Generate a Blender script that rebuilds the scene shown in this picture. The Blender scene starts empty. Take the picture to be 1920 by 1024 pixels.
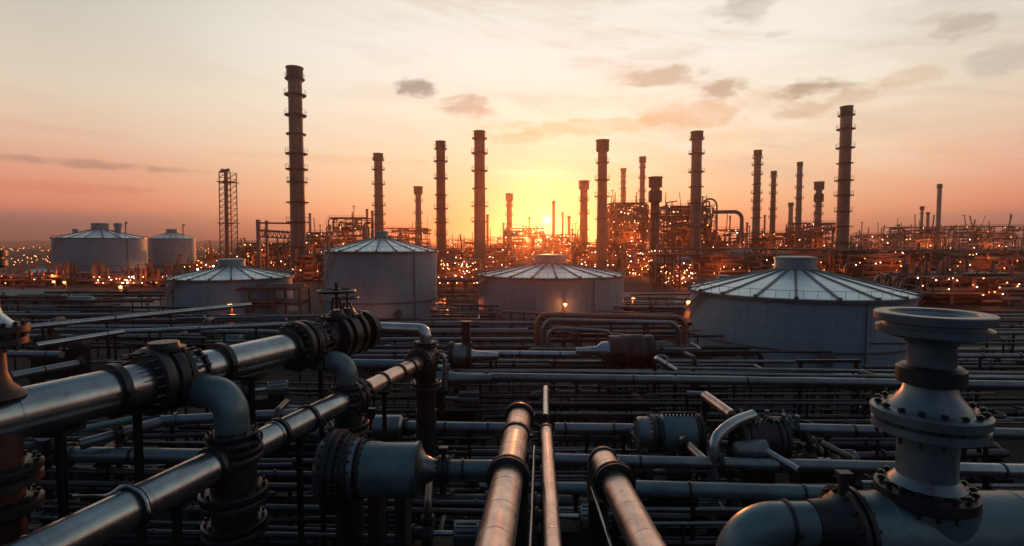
import bpy, bmesh, math, random
from mathutils import Vector, Matrix
R = math.radians
scene = bpy.context.scene
COL = scene.collection
PI = math.pi

# ------------------------------------------------------------------ camera
F = 1000.0; W0 = 1920.0; H0 = 1024.0; HOR = 457.0; CZ = 12.0
PITCH = math.atan((512.0 - HOR) / F)
cam = bpy.data.cameras.new('camera'); cam.sensor_width = 36.0; cam.lens = 36.0 * F / W0
cam.clip_end = 9000.0; cam.clip_start = 0.1
camo = bpy.data.objects.new('camera', cam); COL.objects.link(camo)
camo.location = (0, 0, CZ); camo.rotation_euler = (PI / 2 - PITCH, 0, 0)
scene.camera = camo

# ------------------------------------------------------------------ sun
SUN_AZ = math.atan(66 / 1000.0); SUN_EL = R(2.5)
sd = Vector((math.sin(SUN_AZ) * math.cos(SUN_EL), math.cos(SUN_AZ) * math.cos(SUN_EL), math.sin(SUN_EL)))
sl = bpy.data.lights.new('sun', 'SUN'); sl.energy = 2.0; sl.angle = R(0.6); sl.color = (1.0, 0.27, 0.07)
so = bpy.data.objects.new('sun', sl); COL.objects.link(so)
so.rotation_euler = sd.to_track_quat('Z', 'Y').to_euler()

# ------------------------------------------------------------------ colour management
scene.view_settings.view_transform = 'Standard'; scene.view_settings.look = 'None'
scene.view_settings.exposure = 0.0; scene.view_settings.gamma = 1.0
scene.cycles.use_denoising = True
scene.cycles.sample_clamp_indirect = 3.0
scene.cycles.max_bounces = 5; scene.cycles.diffuse_bounces = 2; scene.cycles.glossy_bounces = 3
scene.cycles.volume_bounces = 0; scene.cycles.transmission_bounces = 2

def lin(c):
    return tuple(((v / 255.0) / 12.92 if v / 255.0 <= 0.04045 else ((v / 255.0 + 0.055) / 1.055) ** 2.4) for v in c)

# ------------------------------------------------------------------ world
world = bpy.data.worlds.new('World'); scene.world = world; world.use_nodes = True
wt = world.node_tree; wt.nodes.clear()
class NB:
    """tiny node expression builder"""
    def __init__(s, t): s.t = t
    def new(s, k, **kw):
        n = s.t.nodes.new(k)
        for a, b in kw.items(): setattr(n, a, b)
        return n
    def put(s, sock, v):
        if isinstance(v, (int, float)): sock.default_value = v
        elif isinstance(v, tuple): sock.default_value = v if len(v) == len(sock.default_value) else (*v, 1)
        else: s.t.links.new(v, sock)
    def m(s, op, a, b=0.0, c=0.0, clamp=False):
        n = s.new('ShaderNodeMath', operation=op, use_clamp=clamp)
        s.put(n.inputs[0], a); s.put(n.inputs[1], b); s.put(n.inputs[2], c)
        return n.outputs[0]
    def v(s, op, a, b=(0, 0, 0)):
        n = s.new('ShaderNodeVectorMath', operation=op)
        s.put(n.inputs[0], a); s.put(n.inputs[1], b)
        return n.outputs['Value'] if op in ('DOT_PRODUCT', 'LENGTH') else n.outputs[0]
    def mr(s, x, a, b, c=0.0, d=1.0, smooth=True):
        n = s.new('ShaderNodeMapRange', interpolation_type='SMOOTHSTEP' if smooth else 'LINEAR')
        s.put(n.inputs['Value'], x); n.inputs['From Min'].default_value = a; n.inputs['From Max'].default_value = b
        n.inputs['To Min'].default_value = c; n.inputs['To Max'].default_value = d
        return n.outputs[0]
    def mix(s, f, a, b, mode='MIX', clamp=False):
        n = s.new('ShaderNodeMix', data_type='RGBA', blend_type=mode, clamp_factor=True)
        s.put(n.inputs['Factor'], f)
        s.put(n.inputs[6], a); s.put(n.inputs[7], b)
        return n.outputs[2]
    def ramp(s, x, stops):
        n = s.new('ShaderNodeValToRGB'); e = n.color_ramp.elements
        n.color_ramp.interpolation = 'LINEAR'
        while len(e) < len(stops): e.new(0.5)
        for el, (p, c) in zip(e, stops): el.position = p; el.color = (*lin(c), 1) if max(c) > 1.01 else (*c, 1)
        s.put(n.inputs[0], x)
        return n.outputs[0]
    def noise(s, vec, scale, detail=4.0, rough=0.55, dist=0.0):
        n = s.new('ShaderNodeTexNoise'); s.put(n.inputs['Vector'], vec)
        n.inputs['Scale'].default_value = scale; n.inputs['Detail'].default_value = detail
        n.inputs['Roughness'].default_value = rough; n.inputs['Distortion'].default_value = dist
        return n.outputs['Fac'], n.outputs['Color']
nb = NB(wt)
tc = nb.new('ShaderNodeTexCoord')
d = nb.v('NORMALIZE', tc.outputs['Generated'])
sx = nb.new('ShaderNodeSeparateXYZ'); nb.put(sx.inputs[0], d)
dx, dy, dz = sx.outputs
hl = nb.m('SQRT', nb.m('ADD', nb.m('MULTIPLY', dx, dx), nb.m('ADD', nb.m('MULTIPLY', dy, dy), 1e-6)))
c = nb.m('DIVIDE', nb.v('DOT_PRODUCT', d, (math.sin(SUN_AZ), math.cos(SUN_AZ), 0.0)), hl)
el = nb.m('ARCSINE', dz)            # radians
eln = nb.m('DIVIDE', el, PI / 2, clamp=True)   # 0..1 for 0..90 deg
az = nb.m('ARCTAN2', dx, dy)
def E(px_above):                    # elevation stop from pixels above the horizon near the middle
    return math.atan(px_above / 1000.0) / (PI / 2)
def Es(px_above, px_side=800):
    return math.atan(px_above / math.hypot(1000, px_side)) / (PI / 2)
near = nb.ramp(eln, [(0, (226, 108, 66)), (E(35), (244, 150, 90)), (E(85), (249, 186, 126)), (E(150), (249, 211, 168)),
                     (E(240), (251, 233, 205)), (E(340), (248, 240, 226)), (E(450), (240, 234, 218)), (0.36, (178, 182, 178)), (0.50, (66, 98, 120)), (1.0, (40, 76, 104))])
side = nb.ramp(eln, [(0, (92, 82, 92)), (Es(22), (124, 100, 104)), (Es(50), (164, 108, 100)), (Es(66), (224, 118, 80)), (Es(95), (234, 134, 94)), (Es(150), (232, 156, 120)),
                     (Es(200), (233, 190, 156)), (Es(290), (226, 208, 182)), (Es(450), (203, 198, 183)), (0.36, (120, 134, 138)), (0.5, (60, 94, 116)), (1.0, (40, 76, 104))])
back = nb.ramp(eln, [(0, (50, 56, 72)), (0.12, (56, 74, 96)), (0.35, (46, 78, 106)), (1.0, (40, 76, 104))])
w1 = nb.mr(c, 0.70, 0.985)
w2 = nb.mr(c, -0.95, 0.35)
sky = nb.mix(w2, back, nb.mix(w1, side, near))
hs = nb.new('ShaderNodeHueSaturation'); hs.inputs['Saturation'].default_value = 0.88; nb.put(hs.inputs['Color'], sky); sky = hs.outputs[0]
# clouds: soft noise-edged banks placed by azimuth / elevation on the sky
av = nb.new('ShaderNodeCombineXYZ'); nb.put(av.inputs[0], az); nb.put(av.inputs[1], nb.m('MULTIPLY', el, 2.2)); 
nf, nc = nb.noise(av.outputs[0], 9.0, 5.0, 0.6, 0.3)
nf2, _ = nb.noise(av.outputs[0], 26.0, 5.0, 0.62, 0.2)
nd = nb.m('ADD', nb.m('MULTIPLY', nb.m('SUBTRACT', nf, 0.5), 2.4), nb.m('MULTIPLY', nb.m('SUBTRACT', nf2, 0.5), 3.2))
def blob(px, py, hw, hh, dens, col):
    global sky
    x = (px - 960) / 1000.0; a0 = math.atan(x); e0 = math.atan((HOR - py) / 1000.0 / math.hypot(1, x))
    k = 1000.0 * (1 + x * x)
    sa = hw / k; se = hh / (1000.0 * math.hypot(1, x))
    q1 = nb.m('DIVIDE', nb.m('SUBTRACT', az, a0), sa); q2 = nb.m('DIVIDE', nb.m('SUBTRACT', el, e0), se)
    q = nb.m('ADD', nb.m('MULTIPLY', q1, q1), nb.m('MULTIPLY', q2, q2))
    f = nb.m('ADD', nb.m('SUBTRACT', 1.0, q), nd)
    f = nb.m('MULTIPLY', nb.mr(f, -0.45, 0.9), dens)
    sky = nb.mix(f, sky, (*lin(col), 1))
for b in CLOUDS if 'CLOUDS' in globals() else [
    (780, 170, 44, 18, .95, (158, 150, 140)), (875, 205, 50, 20, .8, (196, 172, 148)), (900, 190, 20, 7, .5, (190, 172, 150)),
    (1395, 18, 46, 34, .8, (186, 180, 168)), (1340, 30, 30, 10, .45, (200, 192, 176)),
    (1235, 150, 85, 16, .85, (204, 180, 154)), (1240, 108, 80, 10, .35, (216, 206, 184)), (1345, 170, 50, 17, .9, (194, 168, 142)),
    (1510, 172, 75, 19, .95, (184, 160, 138)), (1490, 212, 60, 18, .75, (214, 180, 148)), (1285, 222, 90, 26, .75, (230, 188, 148)),
    (1100, 242, 180, 15, .6, (232, 186, 140)), (980, 262, 60, 12, .55, (228, 182, 138)), (1790, 60, 62, 24, .8, (188, 176, 164)), (1740, 45, 50, 9, .45, (204, 190, 170)),
    (1455, 72, 34, 7, .45, (204, 196, 180)), (1690, 150, 80, 17, .5, (212, 178, 146)), (1860, 120, 85, 28, .6, (196, 182, 170)), (1170, 12, 26, 12, .3, (214, 208, 194)),
    (150, 308, 240, 9, .8, (184, 138, 120)), (90, 350, 220, 12, .4, (214, 128, 100)), (60, 240, 240, 10, .35, (226, 176, 148)), (620, 300, 200, 8, .35, (238, 184, 140)),
    (1590, 185, 60, 14, .6, (206, 178, 150)), (1420, 190, 60, 20, .4, (226, 196, 160)), (1180, 195, 120, 14, .3, (238, 206, 166)), (1560, 100, 120, 12, .3, (220, 210, 190)), (1330, 260, 150, 10, .35, (240, 204, 158)), (1690, 10, 90, 20, .3, (214, 206, 192)), (1250, 330, 120, 9, .25, (246, 196, 130))]:
    blob(*b)
av2 = nb.new('ShaderNodeCombineXYZ'); nb.put(av2.inputs[0], nb.m('MULTIPLY', az, 1.0)); nb.put(av2.inputs[1], nb.m('ADD', nb.m('MULTIPLY', el, 5.5), nb.m('MULTIPLY', az, 0.8)))
nv, _ = nb.noise(av2.outputs[0], 3.2, 7.0, 0.62, 0.5)
vm = nb.m('MULTIPLY', nb.mr(nv, 0.48, 0.68), nb.m('MULTIPLY', nb.mr(az, -0.45, 0.25, 0.25, 1.0), nb.mr(el, 0.05, 0.16)))
sky = nb.mix(nb.m('MULTIPLY', vm, 0.62), sky, (*lin((214, 190, 166)), 1))
vl = nb.m('MULTIPLY', nb.mr(nv, 0.50, 0.36), nb.m('MULTIPLY', nb.mr(az, -0.3, 0.2), nb.mr(el, 0.06, 0.2)))
sky = nb.mix(nb.m('MULTIPLY', vl, 0.35), sky, (*lin((255, 248, 234)), 1))
# bright streak over the sun and glow of the sun itself
def glow(px, py, hw, hh, amp, col):
    global sky
    x = (px - 960) / 1000.0; a0 = math.atan(x); e0 = math.atan((HOR - py) / 1000.0)
    q1 = nb.m('DIVIDE', nb.m('SUBTRACT', az, a0), hw / 1000.0); q2 = nb.m('DIVIDE', nb.m('SUBTRACT', el, e0), hh / 1000.0)
    q = nb.m('SQRT', nb.m('ADD', nb.m('MULTIPLY', q1, q1), nb.m('MULTIPLY', q2, q2)))
    f = nb.m('EXPONENT', nb.m('MULTIPLY', q, -1.0))
    n = nb.v('SCALE', tuple(v * amp for v in col)); n.node.inputs['Scale'].default_value = 1.0
    nb.put(n.node.inputs['Scale'], f)
    sky = nb.v('ADD', sky, n)
glow(1000, 326, 45, 3.5, .35, (1, .8, .5))
glow(1026, 412, 34, 24, .16, (1, .26, .02))
glow(1026, 414, 11, 9, 1.0, (1, .62, .2))
glow(1026, 414, 2.6, 2.6, 9.0, (1, .9, .6))
nish = nb.new('ShaderNodeTexSky', sky_type='NISHITA'); nish.sun_disc = False
nish.sun_elevation = SUN_EL; nish.sun_rotation = SUN_AZ; nish.altitude = 50; nish.dust_density = 2.5
ns = nb.v('SCALE', nish.outputs[0]); ns.node.inputs['Scale'].default_value = 0.01
sky = nb.v('ADD', sky, ns)
bg = nb.new('ShaderNodeBackground'); nb.put(bg.inputs[0], sky); bg.inputs[1].default_value = 1.0
wo = nb.new('ShaderNodeOutputWorld'); wt.links.new(bg.outputs[0], wo.inputs[0])

# ------------------------------------------------------------------ image <-> world helpers
cp, sp = math.cos(PITCH), math.sin(PITCH)
FW = Vector((0, cp, -sp)); UP = Vector((0, sp, cp)); RT = Vector((1, 0, 0)); CAM = Vector((0, 0, CZ))
def ray(px, py): return FW + RT * ((px - 960) / F) + UP * ((512 - py) / F)
def atY(px, py, y):
    r = ray(px, py); return CAM + r * (y / r.y)
def atZ(px, py, z):
    r = ray(px, py); return CAM + r * ((z - CZ) / r.z)
def proj(p):
    q = Vector(p) - CAM; k = q.dot(FW); return 960 + F * q.x / k, 512 - F * q.dot(UP) / k
def t_px(p0, p1, px):
    """parameter along the line p0-p1 at which it crosses image column px"""
    a, b = -0.6, 1.6
    fa = proj(p0.lerp(p1, a))[0] - px
    for _ in range(50):
        m = (a + b) / 2; fm = proj(p0.lerp(p1, m))[0] - px
        if (fm > 0) == (fa > 0): a, fa = m, fm
        else: b = m
    return (a + b) / 2
def P_px(p0, p1, px): return p0.lerp(p1, t_px(p0, p1, px))
# ------------------------------------------------------------------ materials
MATS = {}
def mat(name, base, rough=0.5, metal=0.0, var=0.25, scale=3.0, rust=0.0, bump=0.15, spec=0.5, dirt=(0.035, 0.028, 0.024), coat=0.0, seam=0.0):
    m = bpy.data.materials.new(name); m.use_nodes = True; t = m.node_tree; n = NB(t)
    b = t.nodes['Principled BSDF']
    tcn = n.new('ShaderNodeTexCoord'); o = tcn.outputs['Object']
    f1, _ = n.noise(o, scale, 6.0, 0.65)
    f2, _ = n.noise(o, scale * 7.0, 4.0, 0.6)
    dark = tuple(v * (1 - var) for v in base); lite = tuple(min(1, v * (1 + var)) for v in base)
    col = n.mix(n.mr(f1, 0.3, 0.7), (*dark, 1), (*lite, 1))
    col = n.mix(n.mr(f2, 0.60, 0.80, 0, 0.4), col, (*dirt, 1))
    if name in ('tank_wall', 'stack_steel', 'tank_roof'):      # rain streaks
        f4, _ = n.noise(n.v('MULTIPLY', o, (1, 1, .06)), 2.2 if name == 'tank_wall' else 1.2, 5.0, .6)
        col = n.mix(n.mr(f4, .5, .75, 0, .5), col, (*[v * .5 for v in base], 1))
    if rust:
        f3, _ = n.noise(o, scale * 1.7, 7.0, 0.7, 0.6)
        col = n.mix(n.mr(f3, 0.56, 0.70, 0, rust), col, (0.17, 0.055, 0.025, 1))
    n.put(b.inputs['Base Color'], col)
    n.put(b.inputs['Roughness'], n.m('ADD', n.m('MULTIPLY', n.m('SUBTRACT', f2, 0.5), 0.3), n.m('ADD', rough - 0.05, n.m('MULTIPLY', f1, 0.1)), clamp=True))
    b.inputs['Metallic'].default_value = metal
    b.inputs['Specular IOR Level'].default_value = spec
    b.inputs['Coat Weight'].default_value = coat; b.inputs['Coat Roughness'].default_value = 0.3
    if bump:
        bn = n.new('ShaderNodeBump'); bn.inputs['Strength'].default_value = bump; bn.inputs['Distance'].default_value = 0.03
        n.put(bn.inputs['Height'], n.m('ADD', f1, n.m('MULTIPLY', f2, 0.35))); t.links.new(bn.outputs[0], b.inputs['Normal'])
    MATS[name] = m; return m
mat('stack_red', (0.34, 0.12, 0.08), 0.6, 0.2, 0.25, 0.25, rust=0.3, bump=0.0)
mat('steel_pipe', (0.31, 0.37, 0.41), 0.24, 0.92, 0.22, 1.1, rust=0.4, bump=0.015, dirt=(0.2, 0.2, 0.2))
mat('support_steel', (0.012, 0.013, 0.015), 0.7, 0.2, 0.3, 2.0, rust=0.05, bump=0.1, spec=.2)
mat('column_paint', (0.10, 0.15, 0.19), 0.36, 0.4, 0.25, 2.5, rust=0.6, bump=0.1)
mat('grey_pipe', (0.13, 0.17, 0.20), 0.34, 0.75, 0.25, 1.1, rust=0.45, bump=0.05)
mat('copper_pipe', (0.60, 0.45, 0.39), 0.31, 0.9, 0.22, 2.0, rust=0.5, bump=0.08, dirt=(.22, .15, .12))
mat('teal_paint', (0.08, 0.15, 0.18), 0.38, 0.35, 0.22, 1.8, rust=0.5, bump=0.08)
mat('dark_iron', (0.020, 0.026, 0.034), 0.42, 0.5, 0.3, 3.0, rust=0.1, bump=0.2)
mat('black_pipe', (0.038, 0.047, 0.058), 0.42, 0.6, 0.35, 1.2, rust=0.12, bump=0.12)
mat('red_oxide', (0.04, 0.016, 0.016), 0.55, 0.2, 0.3, 2.0, rust=0.4, bump=0.15)
mat('vent_paint', (0.18, 0.25, 0.28), 0.45, 0.2, 0.2, 0.8, rust=0.15, bump=0.05)
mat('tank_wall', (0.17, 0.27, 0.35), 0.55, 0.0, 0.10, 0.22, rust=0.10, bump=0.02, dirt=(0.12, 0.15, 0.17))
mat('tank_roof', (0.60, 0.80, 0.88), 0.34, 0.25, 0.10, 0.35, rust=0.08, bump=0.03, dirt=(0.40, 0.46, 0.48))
mat('tank_trim', (0.08, 0.11, 0.12), 0.5, 0.3, 0.2, 0.8, rust=0.2, bump=0.05)
mat('stack_steel', (0.23, 0.14, 0.12), 0.6, 0.2, 0.25, 0.25, rust=0.5, bump=0.05)
mat('stack_dark', (0.05, 0.04, 0.04), 0.6, 0.3, 0.2, 0.5, rust=0.3, bump=0.0)
mat('frame_steel', (0.11, 0.06, 0.05), 0.6, 0.3, 0.3, 0.3, rust=0.5, bump=0.0)
mat('unit_pipe', (0.22, 0.13, 0.105), 0.45, 0.5, 0.35, 0.2, rust=0.5, bump=0.0)
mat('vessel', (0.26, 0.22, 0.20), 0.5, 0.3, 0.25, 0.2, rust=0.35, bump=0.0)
mat('concrete', (0.15, 0.135, 0.13), 0.85, 0.0, 0.25, 0.5, bump=0.1)
mat('shed_wall', (0.12, 0.12, 0.12), 0.7, 0.0, 0.25, 0.3, bump=0.02)
def emis(name, col, st):
    m = bpy.data.materials.new(name); m.use_nodes = True; t = m.node_tree
    b = t.nodes['Principled BSDF']; b.inputs['Base Color'].default_value = (0.8, 0.7, 0.6, 1)
    b.inputs['Emission Color'].default_value = (*col, 1); b.inputs['Emission Strength'].default_value = st
    m.cycles.emission_sampling = 'NONE'; MATS[name] = m
emis('bulb_orange', (1.0, 0.30, 0.07), 14.0)
emis('bulb_warm', (1.0, 0.50, 0.30), 15.0)
emis('bulb_white', (1.0, 0.78, 0.68), 16.0)
emis('bulb_red', (1.0, 0.14, 0.04), 10.0)

# ------------------------------------------------------------------ mesh builder
def basis(ax):
    ax = Vector(ax).normalized()
    h = Vector((0, 0, 1)) if abs(ax.z) < 0.95 else Vector((1, 0, 0))
    u = ax.cross(h).normalized(); v = u.cross(ax).normalized()
    return ax, u, v
class MB:
    def __init__(s): s.V = []; s.Fc = []; s.S = []
    def ring(s, c, u, v, r, n, sq=None):
        i = len(s.V)
        for k in range(n):
            a = 2 * PI * k / n
            s.V.append(c + u * (r * math.cos(a)) + v * (r * math.sin(a)))
        return i
    def bridge(s, a, b, n, sm=True):
        for k in range(n):
            k2 = (k + 1) % n; s.Fc.append((a + k, a + k2, b + k2, b + k)); s.S.append(sm)
    def cap(s, a, n, flip=False):
        f = tuple(range(a, a + n)); s.Fc.append(f[::-1] if not flip else f); s.S.append(False)
    def lathe(s, p, ax, prof, n=24, capped=True):
        """prof: list of (distance along axis, radius)"""
        ax, u, v = basis(ax); p = Vector(p); prev = None; first = None
        for (t, r) in prof:
            i = s.ring(p + ax * t, u, v, max(r, 1e-4), n)
            if prev is not None: s.bridge(prev, i, n)
            else: first = i
            prev = i
        if capped: s.cap(first, n); s.cap(prev, n, True)
        return s
    def cyl(s, p0, p1, r, n=12, r2=None):
        p0 = Vector(p0); p1 = Vector(p1); L = (p1 - p0).length
        if L < 1e-6: return s
        return s.lathe(p0, p1 - p0, [(0, r), (L, r if r2 is None else r2)], n)
    def tube(s, pts, r, n=16, bend=None, steps=8, capped=True):
        pts = [Vector(p) for p in pts]
        if bend and len(pts) > 2:
            out = [pts[0]]
            for i in range(1, len(pts) - 1):
                a = pts[i - 1] - pts[i]; b = pts[i + 1] - pts[i]
                q = min(bend, a.length * .49, b.length * .49); A = pts[i] + a.normalized() * q; B = pts[i] + b.normalized() * q
                for k in range(steps + 1):
                    t = k / steps
                    w = 1.0 / math.sqrt(2)      # rational arc
                    d0 = (1 - t) ** 2; d1 = 2 * w * t * (1 - t); d2 = t * t
                    out.append((A * d0 + pts[i] * d1 + B * d2) / (d0 + d1 + d2))
            out.append(pts[-1]); pts = out
        ax = (pts[1] - pts[0]).normalized(); _, u, v = basis(ax); prev = None
        for i, p in enumerate(pts):
            if i == 0: tg = pts[1] - pts[0]
            elif i == len(pts) - 1: tg = pts[-1] - pts[-2]
            else: tg = (pts[i + 1] - pts[i]).normalized() + (pts[i] - pts[i - 1]).normalized()
            tg = tg.normalized()
            u = (u - tg * u.dot(tg)).normalized(); v = tg.cross(u)
            j = s.ring(p, u, v, r, n)
            if prev is not None: s.bridge(prev, j, n)
            else: first = j
            prev = j
        if capped: s.cap(first, n); s.cap(prev, n, True)
        return s
    def box(s, c, sz, rz=0.0):
        c = Vector(c); x, y, z = (q / 2 for q in sz); i = len(s.V); ca, sa = math.cos(rz), math.sin(rz)
        for dz in (-z, z):
            for dx, dy in ((-x, -y), (x, -y), (x, y), (-x, y)):
                s.V.append(c + Vector((dx * ca - dy * sa, dx * sa + dy * ca, dz)))
        for f in ((3, 2, 1, 0), (4, 5, 6, 7), (0, 1, 5, 4), (1, 2, 6, 5), (2, 3, 7, 6), (3, 0, 4, 7)):
            s.Fc.append(tuple(i + k for k in f)); s.S.append(False)
        return s
    def bar(s, p0, p1, w, h=None):
        p0 = Vector(p0); p1 = Vector(p1); h = h or w; ax, u, v = basis(p1 - p0); i = len(s.V)
        for p in (p0, p1):
            for a, b in ((-1, -1), (1, -1), (1, 1), (-1, 1)): s.V.append(p + u * (a * w / 2) + v * (b * h / 2))
        for f in ((3, 2, 1, 0), (4, 5, 6, 7), (0, 1, 5, 4), (1, 2, 6, 5), (2, 3, 7, 6), (3, 0, 4, 7)):
            s.Fc.append(tuple(i + k for k in f)); s.S.append(False)
        return s
    def torus(s, c, ax, Rr, r, n=24, m=8):
        ax, u, v = basis(ax); c = Vector(c); base = len(s.V)
        for k in range(n):
            a = 2 * PI * k / n; e = u * math.cos(a) + v * math.sin(a)
            for j in range(m):
                b = 2 * PI * j / m; s.V.append(c + e * (Rr + r * math.cos(b)) + ax * (r * math.sin(b)))
        for k in range(n):
            for j in range(m):
                k2 = (k + 1) % n; j2 = (j + 1) % m
                s.Fc.append((base + k * m + j, base + k2 * m + j, base + k2 * m + j2, base + k * m + j2)); s.S.append(True)
        return s
    def sph(s, c, r, n=10, m=6, sz=1.0):
        c = Vector(c); pr = []
        for k in range(m + 1):
            a = PI * k / m; pr.append((-math.cos(a) * r * sz, math.sin(a) * r))
        return s.lathe(c, (0, 0, 1), pr, n, capped=False)
    def build(s, name, m, parent=None, label=None):
        root = parent
        off = Vector((0, 0, 0))
        while root is not None: off += Vector(root.location); root = root.parent
        me = bpy.data.meshes.new(name)
        me.from_pydata([tuple(v - off) for v in s.V], [], s.Fc)
        me.polygons.foreach_set('use_smooth', s.S)
        if any(s.S): me.set_sharp_from_angle(angle=R(38))
        me.materials.append(MATS[m] if isinstance(m, str) else m)
        me.update()
        o = bpy.data.objects.new(name, me); COL.objects.link(o)
        if parent is not None: o.parent = parent
        if label: o['label'] = label
        return o
def thing(name, label, cat, loc, group=None):
    o = bpy.data.objects.new(name, None); COL.objects.link(o); o.location = Vector(loc); o.empty_display_size = 0.2
    o['label'] = label; o['category'] = cat
    if group: o['group'] = group
    return o
def tag(o, label=None, cat=None, group=None, kind=None):
    if label: o['label'] = label
    if cat: o['category'] = cat
    if group: o['group'] = group
    if kind: o['kind'] = kind
    return o
def copy_tree(o, parent=None, loc=None, label=None):
    c = o.copy(); COL.objects.link(c); c.parent = parent
    if loc is not None: c.location = loc
    if label: c['label'] = label
    for ch in list(o.children): copy_tree(ch, c)
    return c

# ------------------------------------------------------------------ pipe hardware
def flange(parent, p, ax, r, t=0.10, bolts=12, m='dark_iron', name='flange', label=None, n=32, gap=0.02):
    """a bolted pair of flange discs"""
    ax = Vector(ax).normalized(); p = Vector(p); b = MB()
    h = t / 2
    b.lathe(p - ax * (t + gap), ax, [(0, r * .80), (t * .15, r * .97), (t * .25, r), (t * .9, r), (t, r * .985)], n)
    b.lathe(p + ax * gap, ax, [(0, r * .985), (t * .1, r), (t * .75, r), (t * .85, r * .97), (t, r * .80)], n)
    b.lathe(p - ax * gap * 1.2, ax, [(0, r * .9), (gap * 2.4, r * .9)], n)
    _, u, v = basis(ax); rb = r * .88
    for k in range(bolts):
        a = 2 * PI * k / bolts; q = p + u * rb * math.cos(a) + v * rb * math.sin(a)
        b.cyl(q - ax * (t * 1.55 + gap), q + ax * (t * 1.55 + gap), r * .035 + .006, 6)
    return b.build(name, m, parent, label)
def clamp(parent, p, ax, r, t=0.12, m='dark_iron', lug=True, name='clamp'):
    ax = Vector(ax).normalized(); p = Vector(p); b = MB()
    b.lathe(p - ax * t / 2, ax, [(0, r * .99), (0.01, r * 1.10), (t - .01, r * 1.10), (t, r * .99)], 32)
    if lug:
        s_ = Vector((ax.y, -ax.x, 0)); 
        if s_.length > .1:
            s_.normalize(); b.box(p + s_ * r * 1.13, (t * 1.0, r * .3, r * .22), math.atan2(s_.y, s_.x) + PI / 2)
    return b.build(name, m, parent)
def wheel(parent, c, r, ax=(0, 0, 1), stem=0.5, m='dark_iron', name='handwheel'):
    b = MB(); c = Vector(c); ax, u, v = basis(ax); b.torus(c, ax, r, r * .09, 22, 7)
    for k in range(5):
        a = 2 * PI * k / 5; b.cyl(c, c + (u * math.cos(a) + v * math.sin(a)) * r, r * .06, 6)
    b.cyl(c - ax * stem, c + ax * r * .5, r * .09, 8); b.lathe(c - ax * r * .1, ax, [(0, r * .2), (r * .25, r * .2)], 12)
    return b.build(name, m, parent)
def saddle(parent, p, r, m='support_steel', z0=0.0, w=0.17, name='support'):
    """post with a saddle carrying a pipe"""
    b = MB(); p = Vector(p); zt = p.z - r
    b.box((p.x, p.y, zt - .05), (r * 1.2, r * 1.2, .08)); b.box((p.x, p.y, (zt - .1 + z0) / 2), (w * .6, w * .12, zt - .1 - z0))
    b.box((p.x, p.y + w * .3, (zt - .1 + z0) / 2), (w * .7, w * .1, zt - .1 - z0)); b.box((p.x, p.y - w * .3, (zt - .1 + z0) / 2), (w * .7, w * .1, zt - .1 - z0))
    return b.build(name, m, parent)
def pipe(name, label, p0, p1, r, m='grey_pipe', fl=(), cl=(), sup=(), group=None, n=20, cat='pipe', weld=3.0, extra=None, ends=None):
    """a straight pipe thing; fl / cl / sup are image columns where flanges, clamps and supports sit"""
    p0 = Vector(p0); p1 = Vector(p1); ax = (p1 - p0).normalized(); L = (p1 - p0).length
    t = thing(name, label, cat, (*p0.lerp(p1, .5).xy, 0), group)
    b = MB(); b.cyl(p0, p1, r, n)
    if weld:
        k = weld * .6
        while k < L: b.lathe(p0 + ax * k - ax * .012, ax, [(0, r), (.006, r * 1.018), (.024, r * 1.018), (.03, r)], n, False); k += weld
    b.build('pipe_body', m, t)
    for q in fl: flange(t, P_px(p0, p1, q), ax, r * 1.55, max(.05, r * .28), 12)
    for q in cl: clamp(t, P_px(p0, p1, q), ax, r, max(.06, r * .4))
    for q in sup: saddle(t, P_px(p0, p1, q), r)
    return t
# ------------------------------------------------------------------ ground, far hills
rng = random.Random(7)
def ground_mat():
    m = bpy.data.materials.new('ground_soil'); m.use_nodes = True; t = m.node_tree; n = NB(t); b = t.nodes['Principled BSDF']
    o = n.new('ShaderNodeTexCoord').outputs['Object']
    f1, _ = n.noise(o, 0.03, 6.0, 0.6); f2, _ = n.noise(o, 0.35, 7.0, 0.7); f3, _ = n.noise(o, 3.0, 5.0, 0.7)
    c = n.mix(n.mr(f1, 0.42, 0.58), (0.022, 0.021, 0.022, 1), (0.050, 0.046, 0.045, 1))
    c = n.mix(n.mr(f2, 0.5, 0.66, 0, .7), c, (0.015, 0.015, 0.016, 1))
    c = n.mix(n.mr(f3, 0.52, 0.75, 0, .6), c, (0.07, 0.064, 0.06, 1))
    n.put(b.inputs['Base Color'], c); b.inputs['Roughness'].default_value = 0.9; b.inputs['Specular IOR Level'].default_value = 0.15
    bn = n.new('ShaderNodeBump'); bn.inputs['Strength'].default_value = .5; bn.inputs['Distance'].default_value = .15
    n.put(bn.inputs['Height'], n.m('ADD', f2, f3)); t.links.new(bn.outputs[0], b.inputs['Normal'])
    MATS['ground'] = m
ground_mat()
g = MB(); N = 60
for j in range(N + 1):
    for i in range(N + 1):
        u = (i / N * 2 - 1); w = j / N
        x = math.copysign(abs(u) ** 1.8, u) * 6500; y = -60 + (w ** 2.2) * 7500
        g.V.append(Vector((x, y, 0)))
for j in range(N):
    for i in range(N):
        a = j * (N + 1) + i; g.Fc.append((a, a + 1, a + N + 2, a + N + 1)); g.S.append(True)
tag(g.build('ground', 'ground'), kind='structure')
mat('hill', (0.05, 0.05, 0.05), 0.9, 0, 0.3, 0.004, bump=0)
h = MB(); n_ = 240
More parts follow.
